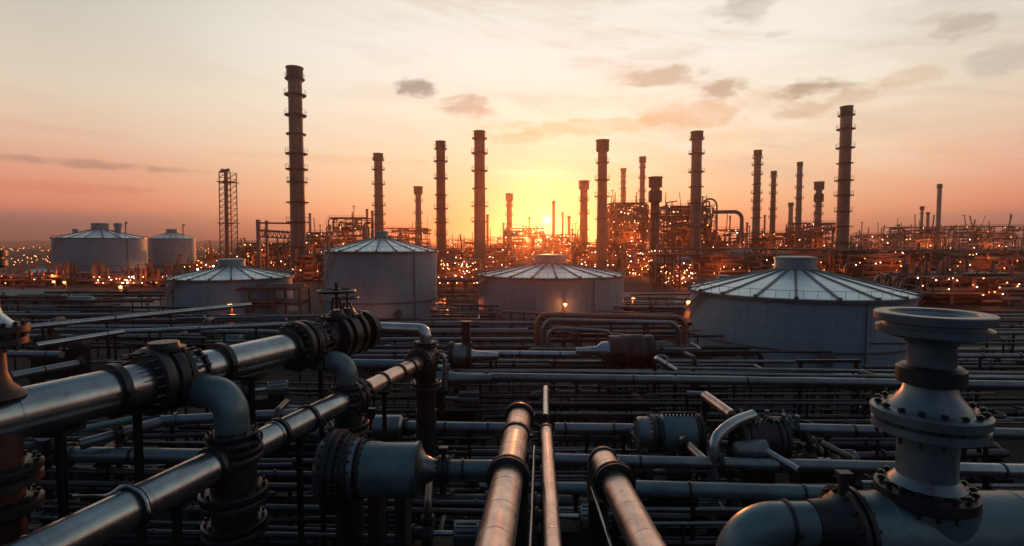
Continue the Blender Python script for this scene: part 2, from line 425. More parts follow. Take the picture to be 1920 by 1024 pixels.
for k in range(n_ + 1):
    x = -5200 + 10400 * k / n_
    z = 16 + 15 * math.exp(-((x + 2500) / 1300) ** 2) + 5 * math.sin(x * .0031) + 3 * math.sin(x * .011 + 1) + 1.6 * math.sin(x * .037)
    for (yy, zz) in ((2950, -2), (3050, z * .75), (3200, z), (3700, -2)): h.V.append(Vector((x, yy, max(zz, -2))))
for k in range(n_):
    for q in range(3):
        a = k * 4 + q; h.Fc.append((a, a + 4, a + 5, a + 1)); h.S.append(True)
tag(h.build('hills', 'hill'), kind='structure')

# pale concrete pads seen between the tanks
def pad(px0, px1, py0, py1, name='pavement', z=0.006):
    b = MB(); q = [atZ(px0, py1, z), atZ(px1, py1, z), atZ(px1, py0, z), atZ(px0, py0, z)]
    b.V = q; b.Fc = [(0, 1, 2, 3)]; b.S = [False]
    return tag(b.build(name, 'concrete'), kind='structure')
pad(225, 330, 556, 582); pad(1170, 1300, 548, 586)

# ------------------------------------------------------------------ tanks
def tank(label, pl, pr, base_py, rim_py, apex_py, drum=None, ribs=28, roof_over=0.25, skirt=True, extras=(), tiny=False, vert_seams=True):
    a1 = math.atan((pl - 960) / F); a2 = math.atan((pr - 960) / F); az_ = (a1 + a2) / 2; sh = math.sin((a2 - a1) / 2)
    pxc = 960 + F * math.tan(az_)
    near = atZ(pxc, base_py, 0.0); dn = near.xy.length
    D = dn / (1 - sh); Rr = D * sh
    c = Vector((math.sin(az_) * D, math.cos(az_) * D, 0))
    rim = atY(pxc, rim_py, near.y).z
    apex = atY(pxc, apex_py, c.y).z
    t = thing('storage_tank', label, 'storage tank', c)
    seg = 96
    w = MB(); courses = 5; pr_ = []
    for k in range(courses + 1):
        z = rim * k / courses
        if k: pr_ += [(z - .05, Rr)]
        if k < courses: pr_ += [(z + (.001 if k == 0 else -.045), Rr + (.03 if k else 0)), (z + .04, Rr + (.03 if k else 0)), (z + .045, Rr)]
    w.lathe(c, (0, 0, 1), pr_, seg, False)
    if vert_seams:
        for k in range(40):
            a = 2 * PI * k / 40; q = (k * 7 % courses); e = Vector((math.cos(a), math.sin(a), 0))
            w.box(c + e * (Rr + .008) + Vector((0, 0, rim * (q + .5) / courses)), (.05, .05, rim / courses * .96), a)
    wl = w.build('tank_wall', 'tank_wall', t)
    Ro = Rr + roof_over
    r = MB(); zt = rim
    rd = drum[0] * Rr if drum else Rr * .06
    r.lathe(c, (0, 0, 1), [(zt - .12, Ro), (zt + .06, Ro), (apex, rd * .98)], seg, False)
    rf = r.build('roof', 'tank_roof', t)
    rb = MB(); hgt = max(.10, Rr * .012)
    for k in range(ribs):
        a = 2 * PI * (k + .5) / ribs; e = Vector((math.cos(a), math.sin(a), 0))
        rb.bar(c + e * (Ro - .02) + Vector((0, 0, zt + .06 + hgt * .4)), c + e * rd + Vector((0, 0, apex + hgt * .4)), Rr * .022, hgt)
        rb.box(c + e * (Ro - .05) + Vector((0, 0, zt + .10)), (Rr * .04, Rr * .03, .35), a)
    rb.build('roof_rib', 'tank_trim', rf)
    e_ = MB(); e_.lathe(c, (0, 0, 1), [(zt - .32, Rr + .02), (zt - .32, Ro + .06), (zt - .02, Ro + .06), (zt - .02, Ro - .06)], seg, False)
    e_.build('rim', 'tank_trim', t)
    if drum:
        dr, top_py = drum; zt2 = atY(pxc, top_py, c.y).z; b = MB()
        hh = zt2 - apex
        b.lathe(c, (0, 0, 1), [(apex - .3, rd * 1.06), (apex + hh * .12, rd * 1.06), (apex + hh * .14, rd), (apex + hh * .8, rd), (apex + hh * .82, rd * 1.04), (zt2, rd * 1.04), (zt2 + hh * .06, rd * .8)], 40)
        b.build('roof_vent', 'vent_paint', rf)
    if skirt:
        b = MB(); b.lathe(c, (0, 0, 1), [(0, Rr + .9), (.35, Rr + .85), (.4, Rr + .1)], seg, False); b.build('base_ring', 'concrete', t)
    # spiral stair with handrail
    if not tiny:
        b = MB(); a0 = -PI / 2 - az_ - 1.9
        for k in range(40):
            a = a0 + k * .028; z = rim * (k + 1) / 40; e = Vector((math.cos(a), math.sin(a), 0))
            b.box(c + e * (Rr + .45) + Vector((0, 0, z)), (.8, .3, .05), a)
        for q in (.0, 1.0):
            pts = [c + Vector((math.cos(a0 + k * .112), math.sin(a0 + k * .112), 0)) * (Rr + .85) + Vector((0, 0, rim * (k * 4 + 1) / 40 + q)) for k in range(11)]
            b.tube(pts, .05, 5)
        b.build('stair', 'frame_steel', t)
        b = MB()   # handrail round the rim
        for k in range(60):
            a = 2 * PI * k / 60; e = Vector((math.cos(a), math.sin(a), 0)); q = c + e * (Rr + .1) + Vector((0, 0, rim + .05)); b.cyl(q, q + Vector((0, 0, .75)), .022, 4)
        b.torus(c + Vector((0, 0, rim + .8)), (0, 0, 1), Rr + .1, .022, 90, 4); b.build('handrail', 'tank_trim', t)
        def on(da, z, out=0.0): a = -PI / 2 - az_ + da; return c + Vector((math.cos(a), math.sin(a), 0)) * (Rr + out) + Vector((0, 0, z)), Vector((math.cos(a), math.sin(a), 0))
        b = MB(); q, e = on(.25, 1.3); b.lathe(q - e * .1, e, [(0, .55), (.3, .55), (.32, .68), (.42, .68), (.44, .5)], 24); b.build('manhole', 'tank_trim', t)
        b = MB(); q, e = on(-.35, 1.0); b.lathe(q - e * .1, e, [(0, .25), (.9, .25), (.92, .4), (1.05, .4)], 16); b.build('nozzle', 'tank_trim', t)
        b = MB(); q, e = on(.55, rim - .2, .25); b.tube([q, q - Vector((0, 0, rim - .5))], .09, 8); b.build('drain_pipe', 'tank_trim', t)
        b = MB(); b.lathe(c, (0, 0, 1), [(rim * .26, Rr + .03), (rim * .26, Rr + .16), (rim * .28, Rr + .16), (rim * .28, Rr + .03)], seg, False); b.build('stiffener_ring', 'tank_trim', t)
    for (kind, fx, fy, s1, s2) in extras:      # small fittings on the roof: fx, fy fractions of the radius
        rr = math.hypot(fx, fy); zb = rim + (apex - rim) * (1 - rr) ; b = MB(); p = c + Vector((fx * Rr, fy * Rr, zb - .2))
        if kind == 'box': b.box(p + Vector((0, 0, s2 / 2)), (s1, s1, s2)); nm = 'roof_hatch'
        elif kind == 'mast': b.cyl(p, p + Vector((0, 0, s2)), s1, 6); b.cyl(p + Vector((0, 0, s2 * .8)), p + Vector((s1 * 4, 0, s2 * .95)), s1, 5); nm = 'mast'
        else: b.lathe(p, (0, 0, 1), [(0, s1), (s2 * .7, s1), (s2 * .72, s1 * 1.35), (s2, s1 * 1.2)], 12); nm = 'vent_pipe'
        b.build(nm, 'vent_paint', rf)
    return t, c, Rr, rim
TA = tank('largest tank at the right, pale ribbed cone roof above a dark blue wall', 1296, 1724, 694, 561, 505, (.19, 482), 20,
          extras=[('box', -.56, .42, 1.3, .9), ('box', .55, .35, 1.1, .7)])
TB = tank('low grey tank right below the setting sun, flat drum on its ribbed roof', 897, 1170, 612, 522, 494, (.22, 478), 22)
TC = tank('tallest tank left of centre, plain grey wall and a small blunt cap on its roof', 607, 819, 606, 472, 446, (.12, 434), 20)
TD = tank('low tank at left centre half hidden by pipes, pale ribbed roof with a squat vent', 309, 547, 600, 525, 500, (.22, 486), 20)
TE = tank('big far left tank against the dusk sky with a square vent and masts on top', 97, 277, 519, 446, 431, (.20, 419), 18,
          extras=[('vent', .46, .0, 1.1, 4.2), ('mast', .66, 0, .22, 5.5), ('vent', -.66, 0, .9, 2.6), ('box', -.42, .1, 1.0, 1.6)])
TF = tank('smaller far tank tucked behind the right side of the big far left tank', 279, 368, 498, 447, 437, (.25, 430), 20, extras=[('mast', .55, 0, .3, 7.0)], tiny=True)
TG = tank('very low pale tank roof left of the big far left tank', 36, 118, 525, 511, 502, (.2, 500), 20, tiny=True)

# ------------------------------------------------------------------ chimneys
def chimney(label, px, top_py, w, base_py, rings, cap=1.0, taper=.80, lean=0, rail=True, m='stack_steel', n=20, capcol='stack_dark', group='tall refinery chimneys', base_px=None, bulge=None):
    g0 = atZ(base_px if base_px else px, base_py, 0); 
    top = atY(px, top_py, g0.y); x = g0.x if base_px else top.x
    c = Vector((x, g0.y, 0)); H = top.z; mp = g0.y / F
    rt = w * mp / 2 * .98 / math.hypot(1, (px - 960) / F); rb_ = rt / taper * (1.0)
    t = thing('chimney', label, 'chimney', c, group)
    def rad(z): return rb_ + (rt - rb_) * min(1, z / (H * .75))
    pr_ = [(0, rb_ * 1.25), (H * .03, rb_ * 1.25), (H * .035, rb_)] + [(H * k / 14, rad(H * k / 14)) for k in range(1, 14)]
    ch = max(1.6, w * mp * (.75 if cap < 1.25 else 1.2))
    b = MB(); b.lathe(c, (0, 0, 1), pr_ + [(H - ch * .6, rad(H))], n, False)
    for k in range(1, 16):
        z = H * k / 16; b.lathe(c, (0, 0, 1), [(z - .12, rad(z)), (z - .12, rad(z) + .06), (z + .12, rad(z) + .06), (z + .12, rad(z))], n, False)
    b.build('shaft', m, t)
    b = MB(); rc = rt * cap
    b.lathe(c, (0, 0, 1), [(H - ch, rt * 1.02), (H - ch * .93, rc * 1.06), (H - ch * .1, rc * 1.06), (H - ch * .08, rc * 1.16), (H, rc * 1.16), (H, rc * .9), (H - ch * .6, rc * .88)], n, False)
    b.build('cap', capcol, t)
    if bulge:
        zb = atY(px, bulge, g0.y).z; b = MB(); q = rt * 1.55; b.lathe(c, (0, 0, 1), [(zb - q * 1.0, rt), (zb - q * .8, q), (zb + q * .7, q), (zb + q * 1.0, rt)], n, False); b.build('collar', capcol, t)
    for j, py in enumerate(rings):
        z = atY(px, py, g0.y).z; r = rad(z); wd = max(.7, rt * .52) * (1.15 if j % 3 else .85); b = MB()
        a0 = rng.random() * 6
        b.lathe(c, (0, 0, 1), [(z - .32, r), (z - .22, r + wd), (z, r + wd), (z, r)], n, False)
        b0 = b; b = MB()
        if rail and w >= 10 and j % 4 != 3:
            for k in range(12):
                a = a0 + 2 * PI * k / 12; e = Vector((math.cos(a), math.sin(a), 0)) * (r + wd * .96)
                b.cyl(c + e + Vector((0, 0, z)), c + e + Vector((0, 0, z + 1.5)), .045 * max(1, mp * 5), 4)
            b.torus(c + Vector((0, 0, z + 1.5)), (0, 0, 1), r + wd * .96, .04 * max(1, mp * 4), 16, 4)
        rl = b; b = b0
        for k in range(4):
            a = a0 + PI / 2 * k; e = Vector((math.cos(a), math.sin(a), 0)); b.bar(c + e * r + Vector((0, 0, z - 1.0)), c + e * (r + wd * .9) + Vector((0, 0, z - .3)), .12)
        gl = b.build('gallery', capcol, t)
        if rl.V: rl.build('railing', capcol, gl)
    if w >= 11:
        b = MB(); a = -PI / 2 + (.9 if px < 960 else 2.2); e = Vector((math.cos(a), math.sin(a), 0)); e2 = Vector((-e.y, e.x, 0))
        for s_ in (-.25, .25):
            b.tube([c + e * (rad(z) + .35) + e2 * s_ + Vector((0, 0, z)) for z in [2 + (H - 5) * k / 10 for k in range(11)]], .06, 4)
        for k in range(int(H / 1.2)):
            z = 2 + k * 1.2
            if z < H - 4: b.bar(c + e * (rad(z) + .35) - e2 * .25 + Vector((0, 0, z)), c + e * (rad(z) + .35) + e2 * .25 + Vector((0, 0, z)), .06)
        b.build('ladder', capcol, t)
    return t
def seq(a, b_, n, jit=2.0): return [a + (b_ - a) * k / (n - 1) + rng.uniform(-jit, jit) for k in range(n)]
chimney('tallest chimney of all, left of centre, ringed by many railed galleries', 547, 127, 27, 522, [148, 178, 216, 251, 288, 317, 341, 379, 416, 462], 1.12, .86, base_px=561)
chimney('second tallest chimney, far right of the main group, with galleries on both sides', 1592, 200, 24, 510, [216, 242, 277, 306, 338, 366, 396, 424, 455], 1.0, .88, base_px=1577)
chimney('slim chimney rising just above the cap of the tallest tank', 709, 288, 16, 494, [300, 318, 345, 367, 385, 402, 420], 1.12, .82)
chimney('short chimney with a fat square cap above the right half of the tallest tank', 784, 350, 11, 488, [364, 377, 400, 418, 435], 1.5, .78)
chimney('chimney with five balconies standing just behind the right edge of the tallest tank', 826, 265, 17, 514, [279, 302, 334, 365, 391, 417, 440], 1.05, .84, m='stack_red')
chimney('tall plain chimney above the left edge of the low tank under the sun', 899, 246, 20, 516, [259, 287, 320, 353, 386, 415], 1.0, .84)
chimney('small chimney with a wide cap between the tall plain chimney and the sun', 955, 363, 10, 490, [376, 386, 403, 420], 1.35, .85)
chimney('rust red chimney with a crown like cap immediately right of the sun', 1095, 339, 14, 506, [375, 400, 430], 1.35, .82, m='stack_red', capcol='stack_steel')
chimney('tall thick chimney with a railed cap right of the sun behind the low tank', 1130, 263, 18, 514, [305, 337, 368, 410], 1.3, .82)
chimney('thin chimney poking above the dense tower block right of the sun', 1169, 316, 9, 486, [330, 341, 353, 366], 1.2, .8)
chimney('thin tapering chimney between the dense tower block and the fat capped chimney', 1205, 294, 10, 490, [314, 334, 358, 374], 1.25, .72)
chimney('dark chimney with a fat cap and a bulging collar right of the dense tower block', 1229, 332, 17, 512, [400, 430], 1.45, .85, bulge=368, m='frame_steel')
chimney('tall chimney with a side balcony in front of the pipe hoop structure', 1307, 247, 20, 500, [261, 288, 322, 350, 381, 425], 1.12, .82)
chimney('chimney with closely stacked rings right of the big pipe hoop', 1421, 282, 14, 492, [296, 309, 327, 345, 362, 377, 393, 408], 1.1, .84)
chimney('narrow chimney just right of the closely ringed one', 1451, 321, 10, 486, [332, 348, 363, 378, 393, 408], 1.15, .8, m='stack_dark')
chimney('stubby cone shaped chimney with no galleries among the right hand group', 1483, 380, 9, 482, [386], 1.2, .6)
chimney('thin chimney between the stubby cone and the fat headed one', 1500, 304, 11, 488, [330, 352, 372, 392], 1.05, .78)
chimney('fat headed short chimney left of the tallest right hand chimney', 1536, 341, 13, 488, [370, 387, 402, 415], 1.5, .85, bulge=371)
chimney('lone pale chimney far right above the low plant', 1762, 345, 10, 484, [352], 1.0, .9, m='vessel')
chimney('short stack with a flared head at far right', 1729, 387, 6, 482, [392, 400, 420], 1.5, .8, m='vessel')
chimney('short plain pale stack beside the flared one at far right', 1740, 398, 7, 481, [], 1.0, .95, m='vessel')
for (lb, px, ty, w) in [('thin pole stack just right of the tallest chimney', 581, 400, 5), ('left one of two thin bare stacks beside the tallest tank roof', 688, 392, 5),
                        ('right one of two thin bare stacks beside the tallest tank roof', 698, 395, 5), ('thin bare stack right of the tall plain chimney', 914, 402, 5),
                        ('very thin stack left of the small wide capped chimney', 944, 418, 4), ('faint pale stack rising directly beside the sun disc', 1038, 377, 6),
                        ('faint short stack a little right of the sun disc', 1055, 398, 4), ('thicker faint short stack right of the sun disc', 1067, 405, 6),
                        ('thin stack at the foot of the closely ringed chimney', 1401, 417, 4), ('needle stack between the two ringed chimneys on the right', 1434, 403, 4)]:
    chimney(lb, px, ty, w, 480, [], 1.1, .9, group='thin bare stacks', n=10)
# ------------------------------------------------------------------ lattice flare tower
def flare():
    g0 = atZ(430, 500, 0); t = thing('flare_tower', 'slim lattice flare tower with orange riser pipe and hooked top behind the low left tank', 'flare tower', g0)
    y = g0.y; mp = y / F; H = atY(425, 318, y).z; s_ = 11 * mp; cx = g0.x
    def X(z): return cx + (atY(427, 318, y).x - cx) * z / H
    b = MB(); b.tube([Vector((cx - 1, y, 0)), Vector((X(H) - 1.0, y, H - .8)), Vector((X(H) - 3.2, y, H - .4))], .95, 12, bend=1.0); b.build('riser', 'stack_red', t)
    b = MB()
    for (a, c_) in ((-1, -1), (1, -1), (1, 1), (-1, 1)):
        b.bar(Vector((cx + a * s_, y + c_ * s_, 0)), Vector((X(H * .97) + a * s_ * .92, y + c_ * s_, H * .97)), .38)
    nst = 16
    for k in range(nst):
        z0, z1 = H * .97 * k / nst, H * .97 * (k + 1) / nst
        for c_ in (-1, 1):
            b.bar(Vector((X(z0) - s_, y + c_ * s_, z0)), Vector((X(z1) + s_, y + c_ * s_, z1)), .18); b.bar(Vector((X(z1) - s_, y + c_ * s_, z1)), Vector((X(z1) + s_, y + c_ * s_, z1)), .22)
            b.bar(Vector((X(z0) + c_ * s_, y - s_, z0)), Vector((X(z1) + c_ * s_, y + s_, z1)), .18)
    for zf in (.45, .87):
        b.box((X(H * zf), y, H * zf), (s_ * 2.6, s_ * 2.4, .4))
    b.build('lattice', 'frame_steel', t)
    b = MB(); b.cyl((X(H) - 3.9, y, H - 1.2), (X(H) + .8, y, H - 0.0), .7, 10); b.build('hooked_top', 'stack_dark', t)
flare()

# ------------------------------------------------------------------ process units
BULB = {}
def bulb_mesh(m, r):
    k = (m, r)
    if k not in BULB:
        b = MB(); b.sph((0, 0, 0), r, 6, 4); me = bpy.data.meshes.new('lamp'); me.from_pydata([tuple(v) for v in b.V], [], b.Fc); me.materials.append(MATS[m]); BULB[k] = me
    return BULB[k]
def lamp_part(parent, p, kind=None, r=.3):
    kind = kind or rng.choices(['bulb_orange', 'bulb_warm', 'bulb_white', 'bulb_red'], [5, 4, 2, 1])[0]
    o = bpy.data.objects.new('lamp', bulb_mesh(kind, r)); COL.objects.link(o); o.parent = parent; o.location = Vector(p) - Vector(parent.location); return o
def plight(parent, p, power, col=(1.0, .20, .045), r=.4):
    l = bpy.data.lights.new('lamp_light', 'POINT'); l.energy = power; l.color = col; l.shadow_soft_size = r
    o = bpy.data.objects.new('lamp_light', l); COL.objects.link(o); o.location = Vector(p) - (Vector(parent.location) if parent else Vector((0, 0, 0))); o.parent = parent
def unit(label, px0, px1, top_py, dist, levels=4, depth=14, lamps=14, vess=2, dens=1.0, seed=1, bays=None, poles=3, cat='process unit', frame=True, glow_=1, base_z=0.0, name='process_unit', ragged=True, mpipe='unit_pipe'):
    r_ = random.Random(seed * 31 + 5); pc = (px0 + px1) / 2
    a = atY(px0, top_py, dist); b_ = atY(px1, top_py, dist); top = a.z; x0, x1 = a.x, b_.x; W = x1 - x0; y0, y1 = dist, dist + depth; mp = dist / F
    top = max(top, base_z + 3.0)
    t = thing(name, label, cat, ((x0 + x1) / 2, (y0 + y1) / 2, 0))
    fw = max(.25, mp * .9); zs = [base_z + (top - base_z) * k / levels for k in range(levels + 1)]
    bays = bays or max(2, int(W / 7)); xs = [x0 + W * k / bays for k in range(bays + 1)]
    if frame:
        f = MB()
        for x in xs:
            ht = top if not ragged else zs[max(1, levels - (r_.random() < .35) - (r_.random() < .2))]
            for y in (y0, y1): f.bar((x, y, 0), (x, y, ht), fw)
        for z in zs[1:]:
            for y in (y0, y1): f.bar((x0, y, z), (x1, y, z), fw * .8)
            for x in xs: f.bar((x, y0, z), (x, y1, z), fw * .6)
        for k in range(bays):
            for j in range(levels):
                if r_.random() < .45: f.bar((xs[k], y0, zs[j]), (xs[k + 1], y0, zs[j + 1]), fw * .45)
                if r_.random() < .25: f.bar((xs[k + 1], y0, zs[j]), (xs[k], y0, zs[j + 1]), fw * .45)
        f.build('frame', 'frame_steel', t)
        f = MB()
        for j, z in enumerate(zs[1:]):
            for k in range(bays):
                if r_.random() < .85: f.box(((xs[k] + xs[k + 1]) / 2, (y0 + y1) / 2, z + fw * .5), (W / bays * .98, depth * .96, .15))
            for q in (.55, 1.1):
                f.bar((x0, y0 - .1, z + fw * .6 + q), (x1, y0 - .1, z + fw * .6 + q), max(.06, mp * .28))
            k = 0.0
            while k < W: f.bar((x0 + k, y0 - .1, z + fw * .4), (x0 + k, y0 - .1, z + fw * .6 + 1.1), max(.06, mp * .25)); k += 2.2
        f.build('deck', 'stack_dark', t)
    p = MB(); npipe = int(60 * dens * max(1, W / 20) * levels / 3)
    for _ in range(npipe):
        x = r_.uniform(x0, x1); y = r_.uniform(y0 - 1.0, y1); z = r_.uniform(base_z, top * .97); rr = max(mp * .4, r_.choice((.12, .18, .25, .4, .6)))
        L = r_.uniform(3, W * .6); zz = r_.uniform(1, (top - base_z) * .6); sg = r_.choice((-1, 1))
        pts = [Vector((x, y, z)), Vector((min(x1 + 1, max(x0 - 1, x + sg * L)), y, z))]
        if r_.random() < .6:
            q = max(base_z, min(top * .98, z + r_.choice((-1, 1)) * zz)); pts.append(Vector((pts[-1].x, y, q)))
            if r_.random() < .5: pts.append(Vector((max(x0, min(x1, pts[-1].x - sg * r_.uniform(1, 6))), y, q)))
        pts = [a_ for i_, a_ in enumerate(pts) if i_ == 0 or (a_ - pts[i_ - 1]).length > rr * 2]
        if len(pts) > 1: p.tube(pts, rr, 6, bend=rr * 3, steps=2)
    for _ in range(int(26 * dens * max(1, W / 20))):     # small verticals and valves
        x = r_.uniform(x0, x1); y = r_.uniform(y0 - 1, y1); z = r_.choice(zs[:-1]); p.cyl((x, y, z), (x, y, z + r_.uniform(2, 5)), max(mp * .4, r_.uniform(.15, .5)), 6)
    p.build('pipework', mpipe, t)
    for k in range(vess):
        v = MB(); rr = r_.uniform(1.0, 2.0) * max(1, mp * 3.2)
        if r_.random() < .5:
            x = r_.uniform(x0 + rr, x1 - rr); L = min(W * .35, rr * 5); z = r_.choice(zs[:-1]) + rr * 1.15
            v.lathe((x - L / 2, y0 + depth * .3, z), (1, 0, 0), [(-rr * .5, .02), (-rr * .4, rr * .5), (-rr * .15, rr * .88), (0, rr), (L, rr), (L + rr * .15, rr * .88), (L + rr * .4, rr * .5), (L + rr * .5, .02)], 16)
        else:
            x = r_.uniform(x0 + rr, x1 - rr); zt = top * r_.uniform(.7, 1.0)
            v.lathe((x, y0 + depth * .4, base_z), (0, 0, 1), [(0, rr * .8), (zt - rr * .8, rr * .8), (zt - rr * .4, rr * .6), (zt - rr * .15, rr * .25), (zt, .05)], 16)
        v.build('vessel', 'vessel', t)
    if poles:
        for k in range(poles):
            v = MB(); x = r_.uniform(x0, x1); hh = top + r_.uniform(1.5, 9) * max(1, mp * 3); rr = max(.2, mp * r_.choice((.5, .8, 1.2)))
            v.cyl((x, r_.uniform(y0, y1), base_z), (x, r_.uniform(y0, y1), hh), rr, 6)
            if r_.random() < .4: yy = v.V[-1].y; v.cyl((x - rr * 3, yy, hh - rr), (x + rr * 3, yy, hh - rr), rr, 6)
            v.build('vent_pipe', 'unit_pipe', t)
    for k in range(min(96, int(lamps * (1.5 if 800 < px0 < 1250 else .7)))):
        x = r_.uniform(x0, x1); z = r_.uniform(base_z + .5, top) if r_.random() < .6 else r_.choice(zs[1:]) - r_.uniform(.3, 1.4); lamp_part(t, (x, y0 - r_.uniform(.5, 1.5), max(1.0, z)), None, max(.1, mp * r_.choice((.3, .4, .5, .6, .8))))
    for k in range(glow_):
        x = x0 + W * (k + .5) / glow_ ; p_ = (x, y0 - 6.0, max(3.0, top * .45)); plight(t, p_, (1500 if px1 < 1330 and px0 > 800 else 600) * (dist / 100.0) ** 1.6 * (W / 20.0 + .4) * .6, r=.6); lamp_part(t, p_, 'bulb_orange', mp * .8)
    return t
unit('boxy steel framed unit with a mast above the tallest tank roof edge', 615, 684, 408, 300, 5, 18, 8, 2, 1.6, 1, poles=2)
unit('low tangled unit between the slim chimney and the short fat capped chimney', 716, 800, 428, 340, 3, 14, 8, 2, 1.2, 2)
unit('small cluster of pipes hugging the tallest chimney on its right', 570, 606, 436, 260, 4, 12, 12, 1, 1.2, 3)
unit('hazy red structure directly under the sun disc', 948, 1020, 428, 360, 4, 16, 22, 3, 1.4, 4, poles=5, glow_=1)
unit('hazy red structure right of the sun disc reaching to the rust red chimney', 1022, 1100, 440, 330, 4, 14, 26, 2, 1.4, 5, poles=5, glow_=1)
unit('dense tower block packed with pipes, right of the tall thick chimney', 1146, 1216, 380, 285, 7, 18, 22, 5, 2.6, 6, poles=8, ragged=True)
unit('lamp studded pipework at the foot of the rust red chimney', 1080, 1160, 455, 240, 4, 12, 30, 2, 1.5, 7, poles=3, glow_=1)
unit('open framed unit behind the side balcony chimney, topped by ladders', 1247, 1342, 386, 290, 6, 18, 12, 5, 2.0, 8, poles=7)
unit('low lamp lit unit beneath the big pipe hoop', 1338, 1402, 430, 290, 3, 14, 16, 2, 1.6, 9, poles=6)
unit('low flat roofed unit behind the ringed chimneys', 1400, 1500, 437, 330, 3, 14, 10, 2, 1.4, 10, poles=9)
unit('dark unit wrapped round the fat headed short chimney', 1498, 1574, 418, 320, 4, 14, 16, 3, 2.0, 11, poles=6)
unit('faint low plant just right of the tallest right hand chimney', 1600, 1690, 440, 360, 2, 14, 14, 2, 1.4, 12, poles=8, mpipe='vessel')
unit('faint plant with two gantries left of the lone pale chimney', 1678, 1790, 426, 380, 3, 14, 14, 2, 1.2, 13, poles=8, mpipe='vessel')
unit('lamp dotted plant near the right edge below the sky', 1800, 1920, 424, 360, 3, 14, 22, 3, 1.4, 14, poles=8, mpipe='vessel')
unit('bright lamp strewn pipework right of the low sunlit tank, below the dense tower block', 1172, 1236, 470, 190, 4, 10, 40, 1, 1.6, 15, poles=2, glow_=1)
unit('lamp strewn pipework left of the largest tank', 1238, 1300, 492, 150, 4, 10, 34, 1, 1.5, 16, poles=1, glow_=1)
unit('glowing red pipework seen in the gap between the two middle tanks', 822, 896, 488, 150, 5, 12, 34, 1, 1.8, 17, poles=1, glow_=1)
unit('darker pipework behind the gap between the two middle tanks', 822, 960, 466, 250, 3, 12, 20, 1, 1.2, 18, poles=4)
unit('lamp lit yard unit left of the tallest chimney', 445, 545, 456, 270, 3, 14, 30, 1, 1.4, 19, poles=4, glow_=1)
unit('dark stacked pipework in front of the tallest chimney foot', 548, 606, 478, 170, 4, 10, 4, 0, 1.8, 20, poles=0)
unit('orange lit pump yard below the gap between the two far left tanks', 178, 258, 531, 150, 2, 10, 36, 1, 1.8, 21, poles=1, glow_=1)
unit('dim pipe yard right of the orange lit pump yard', 262, 330, 512, 150, 3, 10, 14, 1, 1.6, 22, poles=1)
unit('row of amber lit pipework below the big far left tank', 84, 176, 522, 160, 2, 8, 14, 0, 1.5, 23, poles=0, glow_=1)
unit('dim yard equipment at the far left edge', -40, 84, 522, 150, 2, 10, 10, 1, 1.3, 24, poles=1)
unit('pipe bridge and pumps behind the low left tank', 372, 450, 478, 300, 2, 12, 12, 0, 1.0, 25, poles=3)
unit('long dark structure of stacked pipes behind the left half of the largest tank roof', 1272, 1420, 478, 200, 5, 10, 14, 1, 1.8, 26, poles=0)
unit('long dark structure of stacked pipes behind the right half of the largest tank roof', 1422, 1585, 478, 205, 5, 10, 20, 1, 1.8, 27, poles=0)
unit('lamp dotted rack structure right of the tallest right hand chimney base', 1590, 1745, 470, 190, 5, 10, 26, 1, 1.8, 28, poles=1, glow_=1)
unit('lamp dotted rack structure at the right edge of the picture', 1748, 1960, 474, 180, 5, 10, 34, 2, 1.8, 29, poles=2, glow_=1)
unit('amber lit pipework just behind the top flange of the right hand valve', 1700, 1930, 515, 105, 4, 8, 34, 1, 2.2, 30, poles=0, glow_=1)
unit('low equipment in front of the far tank right of the big far left one', 330, 440, 500, 230, 2, 8, 10, 0, 1.0, 31, poles=1)
unit('low haze reddened plant between the tall plain chimney and the sun', 905, 950, 446, 380, 2, 12, 8, 1, 1.2, 32, poles=3)
unit('low far plant left of the tall plain chimney', 838, 890, 450, 400, 2, 12, 8, 1, 1.2, 33, poles=4)

# gantry with truss left of the tallest chimney
def gantry():
    y = 235.0; p = lambda px, py: atY(px, py, y); t = thing('gantry', 'steel gantry with a thick post and a truss beam left of the tallest chimney', 'gantry', (p(515, 500).x, y, 0))
    b = MB(); a = p(484, 412); b.bar((a.x, y, 0), a, 1.4); b.bar((a.x, y + 8, 0), (a.x, y + 8, a.z), 1.0); b.build('post', 'stack_steel', t)
    b = MB(); b.bar(p(484, 418), p(548, 419), .7); b.bar(p(488, 432), p(545, 436), .9); b.bar(p(488, 444), p(545, 447), .6)
    for k in range(7):
        q = 490 + k * 8; b.bar(p(q, 432), p(q + 5, 446), .3); b.bar(p(q + 5, 446), p(q + 8, 433), .3)
    for q in (500, 520, 540): b.bar(p(q, 445), (p(q, 445).x, y, 0), .5)
    b.bar(p(545, 452), p(505, 480), .6); b.build('truss', 'frame_steel', t)
gantry()
# large hooped pipe right of the side balcony chimney
def hoop():
    y = 284.0; p = lambda px, py: atY(px, py, y)
    t = thing('overhead_pipe', 'big arched pipe making a square hoop against the sunset', 'pipe', (p(1370, 450).x, y, 0))
    b = MB(); b.tube([p(1336, 398), p(1391, 397), Vector((p(1391, 440).x, y, 8))], 1.0, 12, bend=4.0, steps=6); b.build('pipe_body', 'stack_steel', t); b = MB(); b.tube([p(1344, 450), p(1344, 373), p(1318, 373), p(1318, 400)], .5, 8, bend=5.0); b.build('pipe_loop', 'stack_steel', t); b = MB(); b.tube([p(1333, 440), p(1330, 376), p(1322, 380)], .4, 8, bend=4.0)
    b.build('thin_pipe', 'stack_steel', t)
    b = MB(); b.cyl(p(1250, 380), p(1250, 450), .4, 6); b.cyl(p(1260, 378), p(1260, 450), .3, 6); b.cyl(p(1248, 380), p(1270, 377), .35, 6); b.cyl(p(1248, 400), p(1262, 400), .25, 6)
    b.build('side_rail', 'frame_steel', t)
hoop()
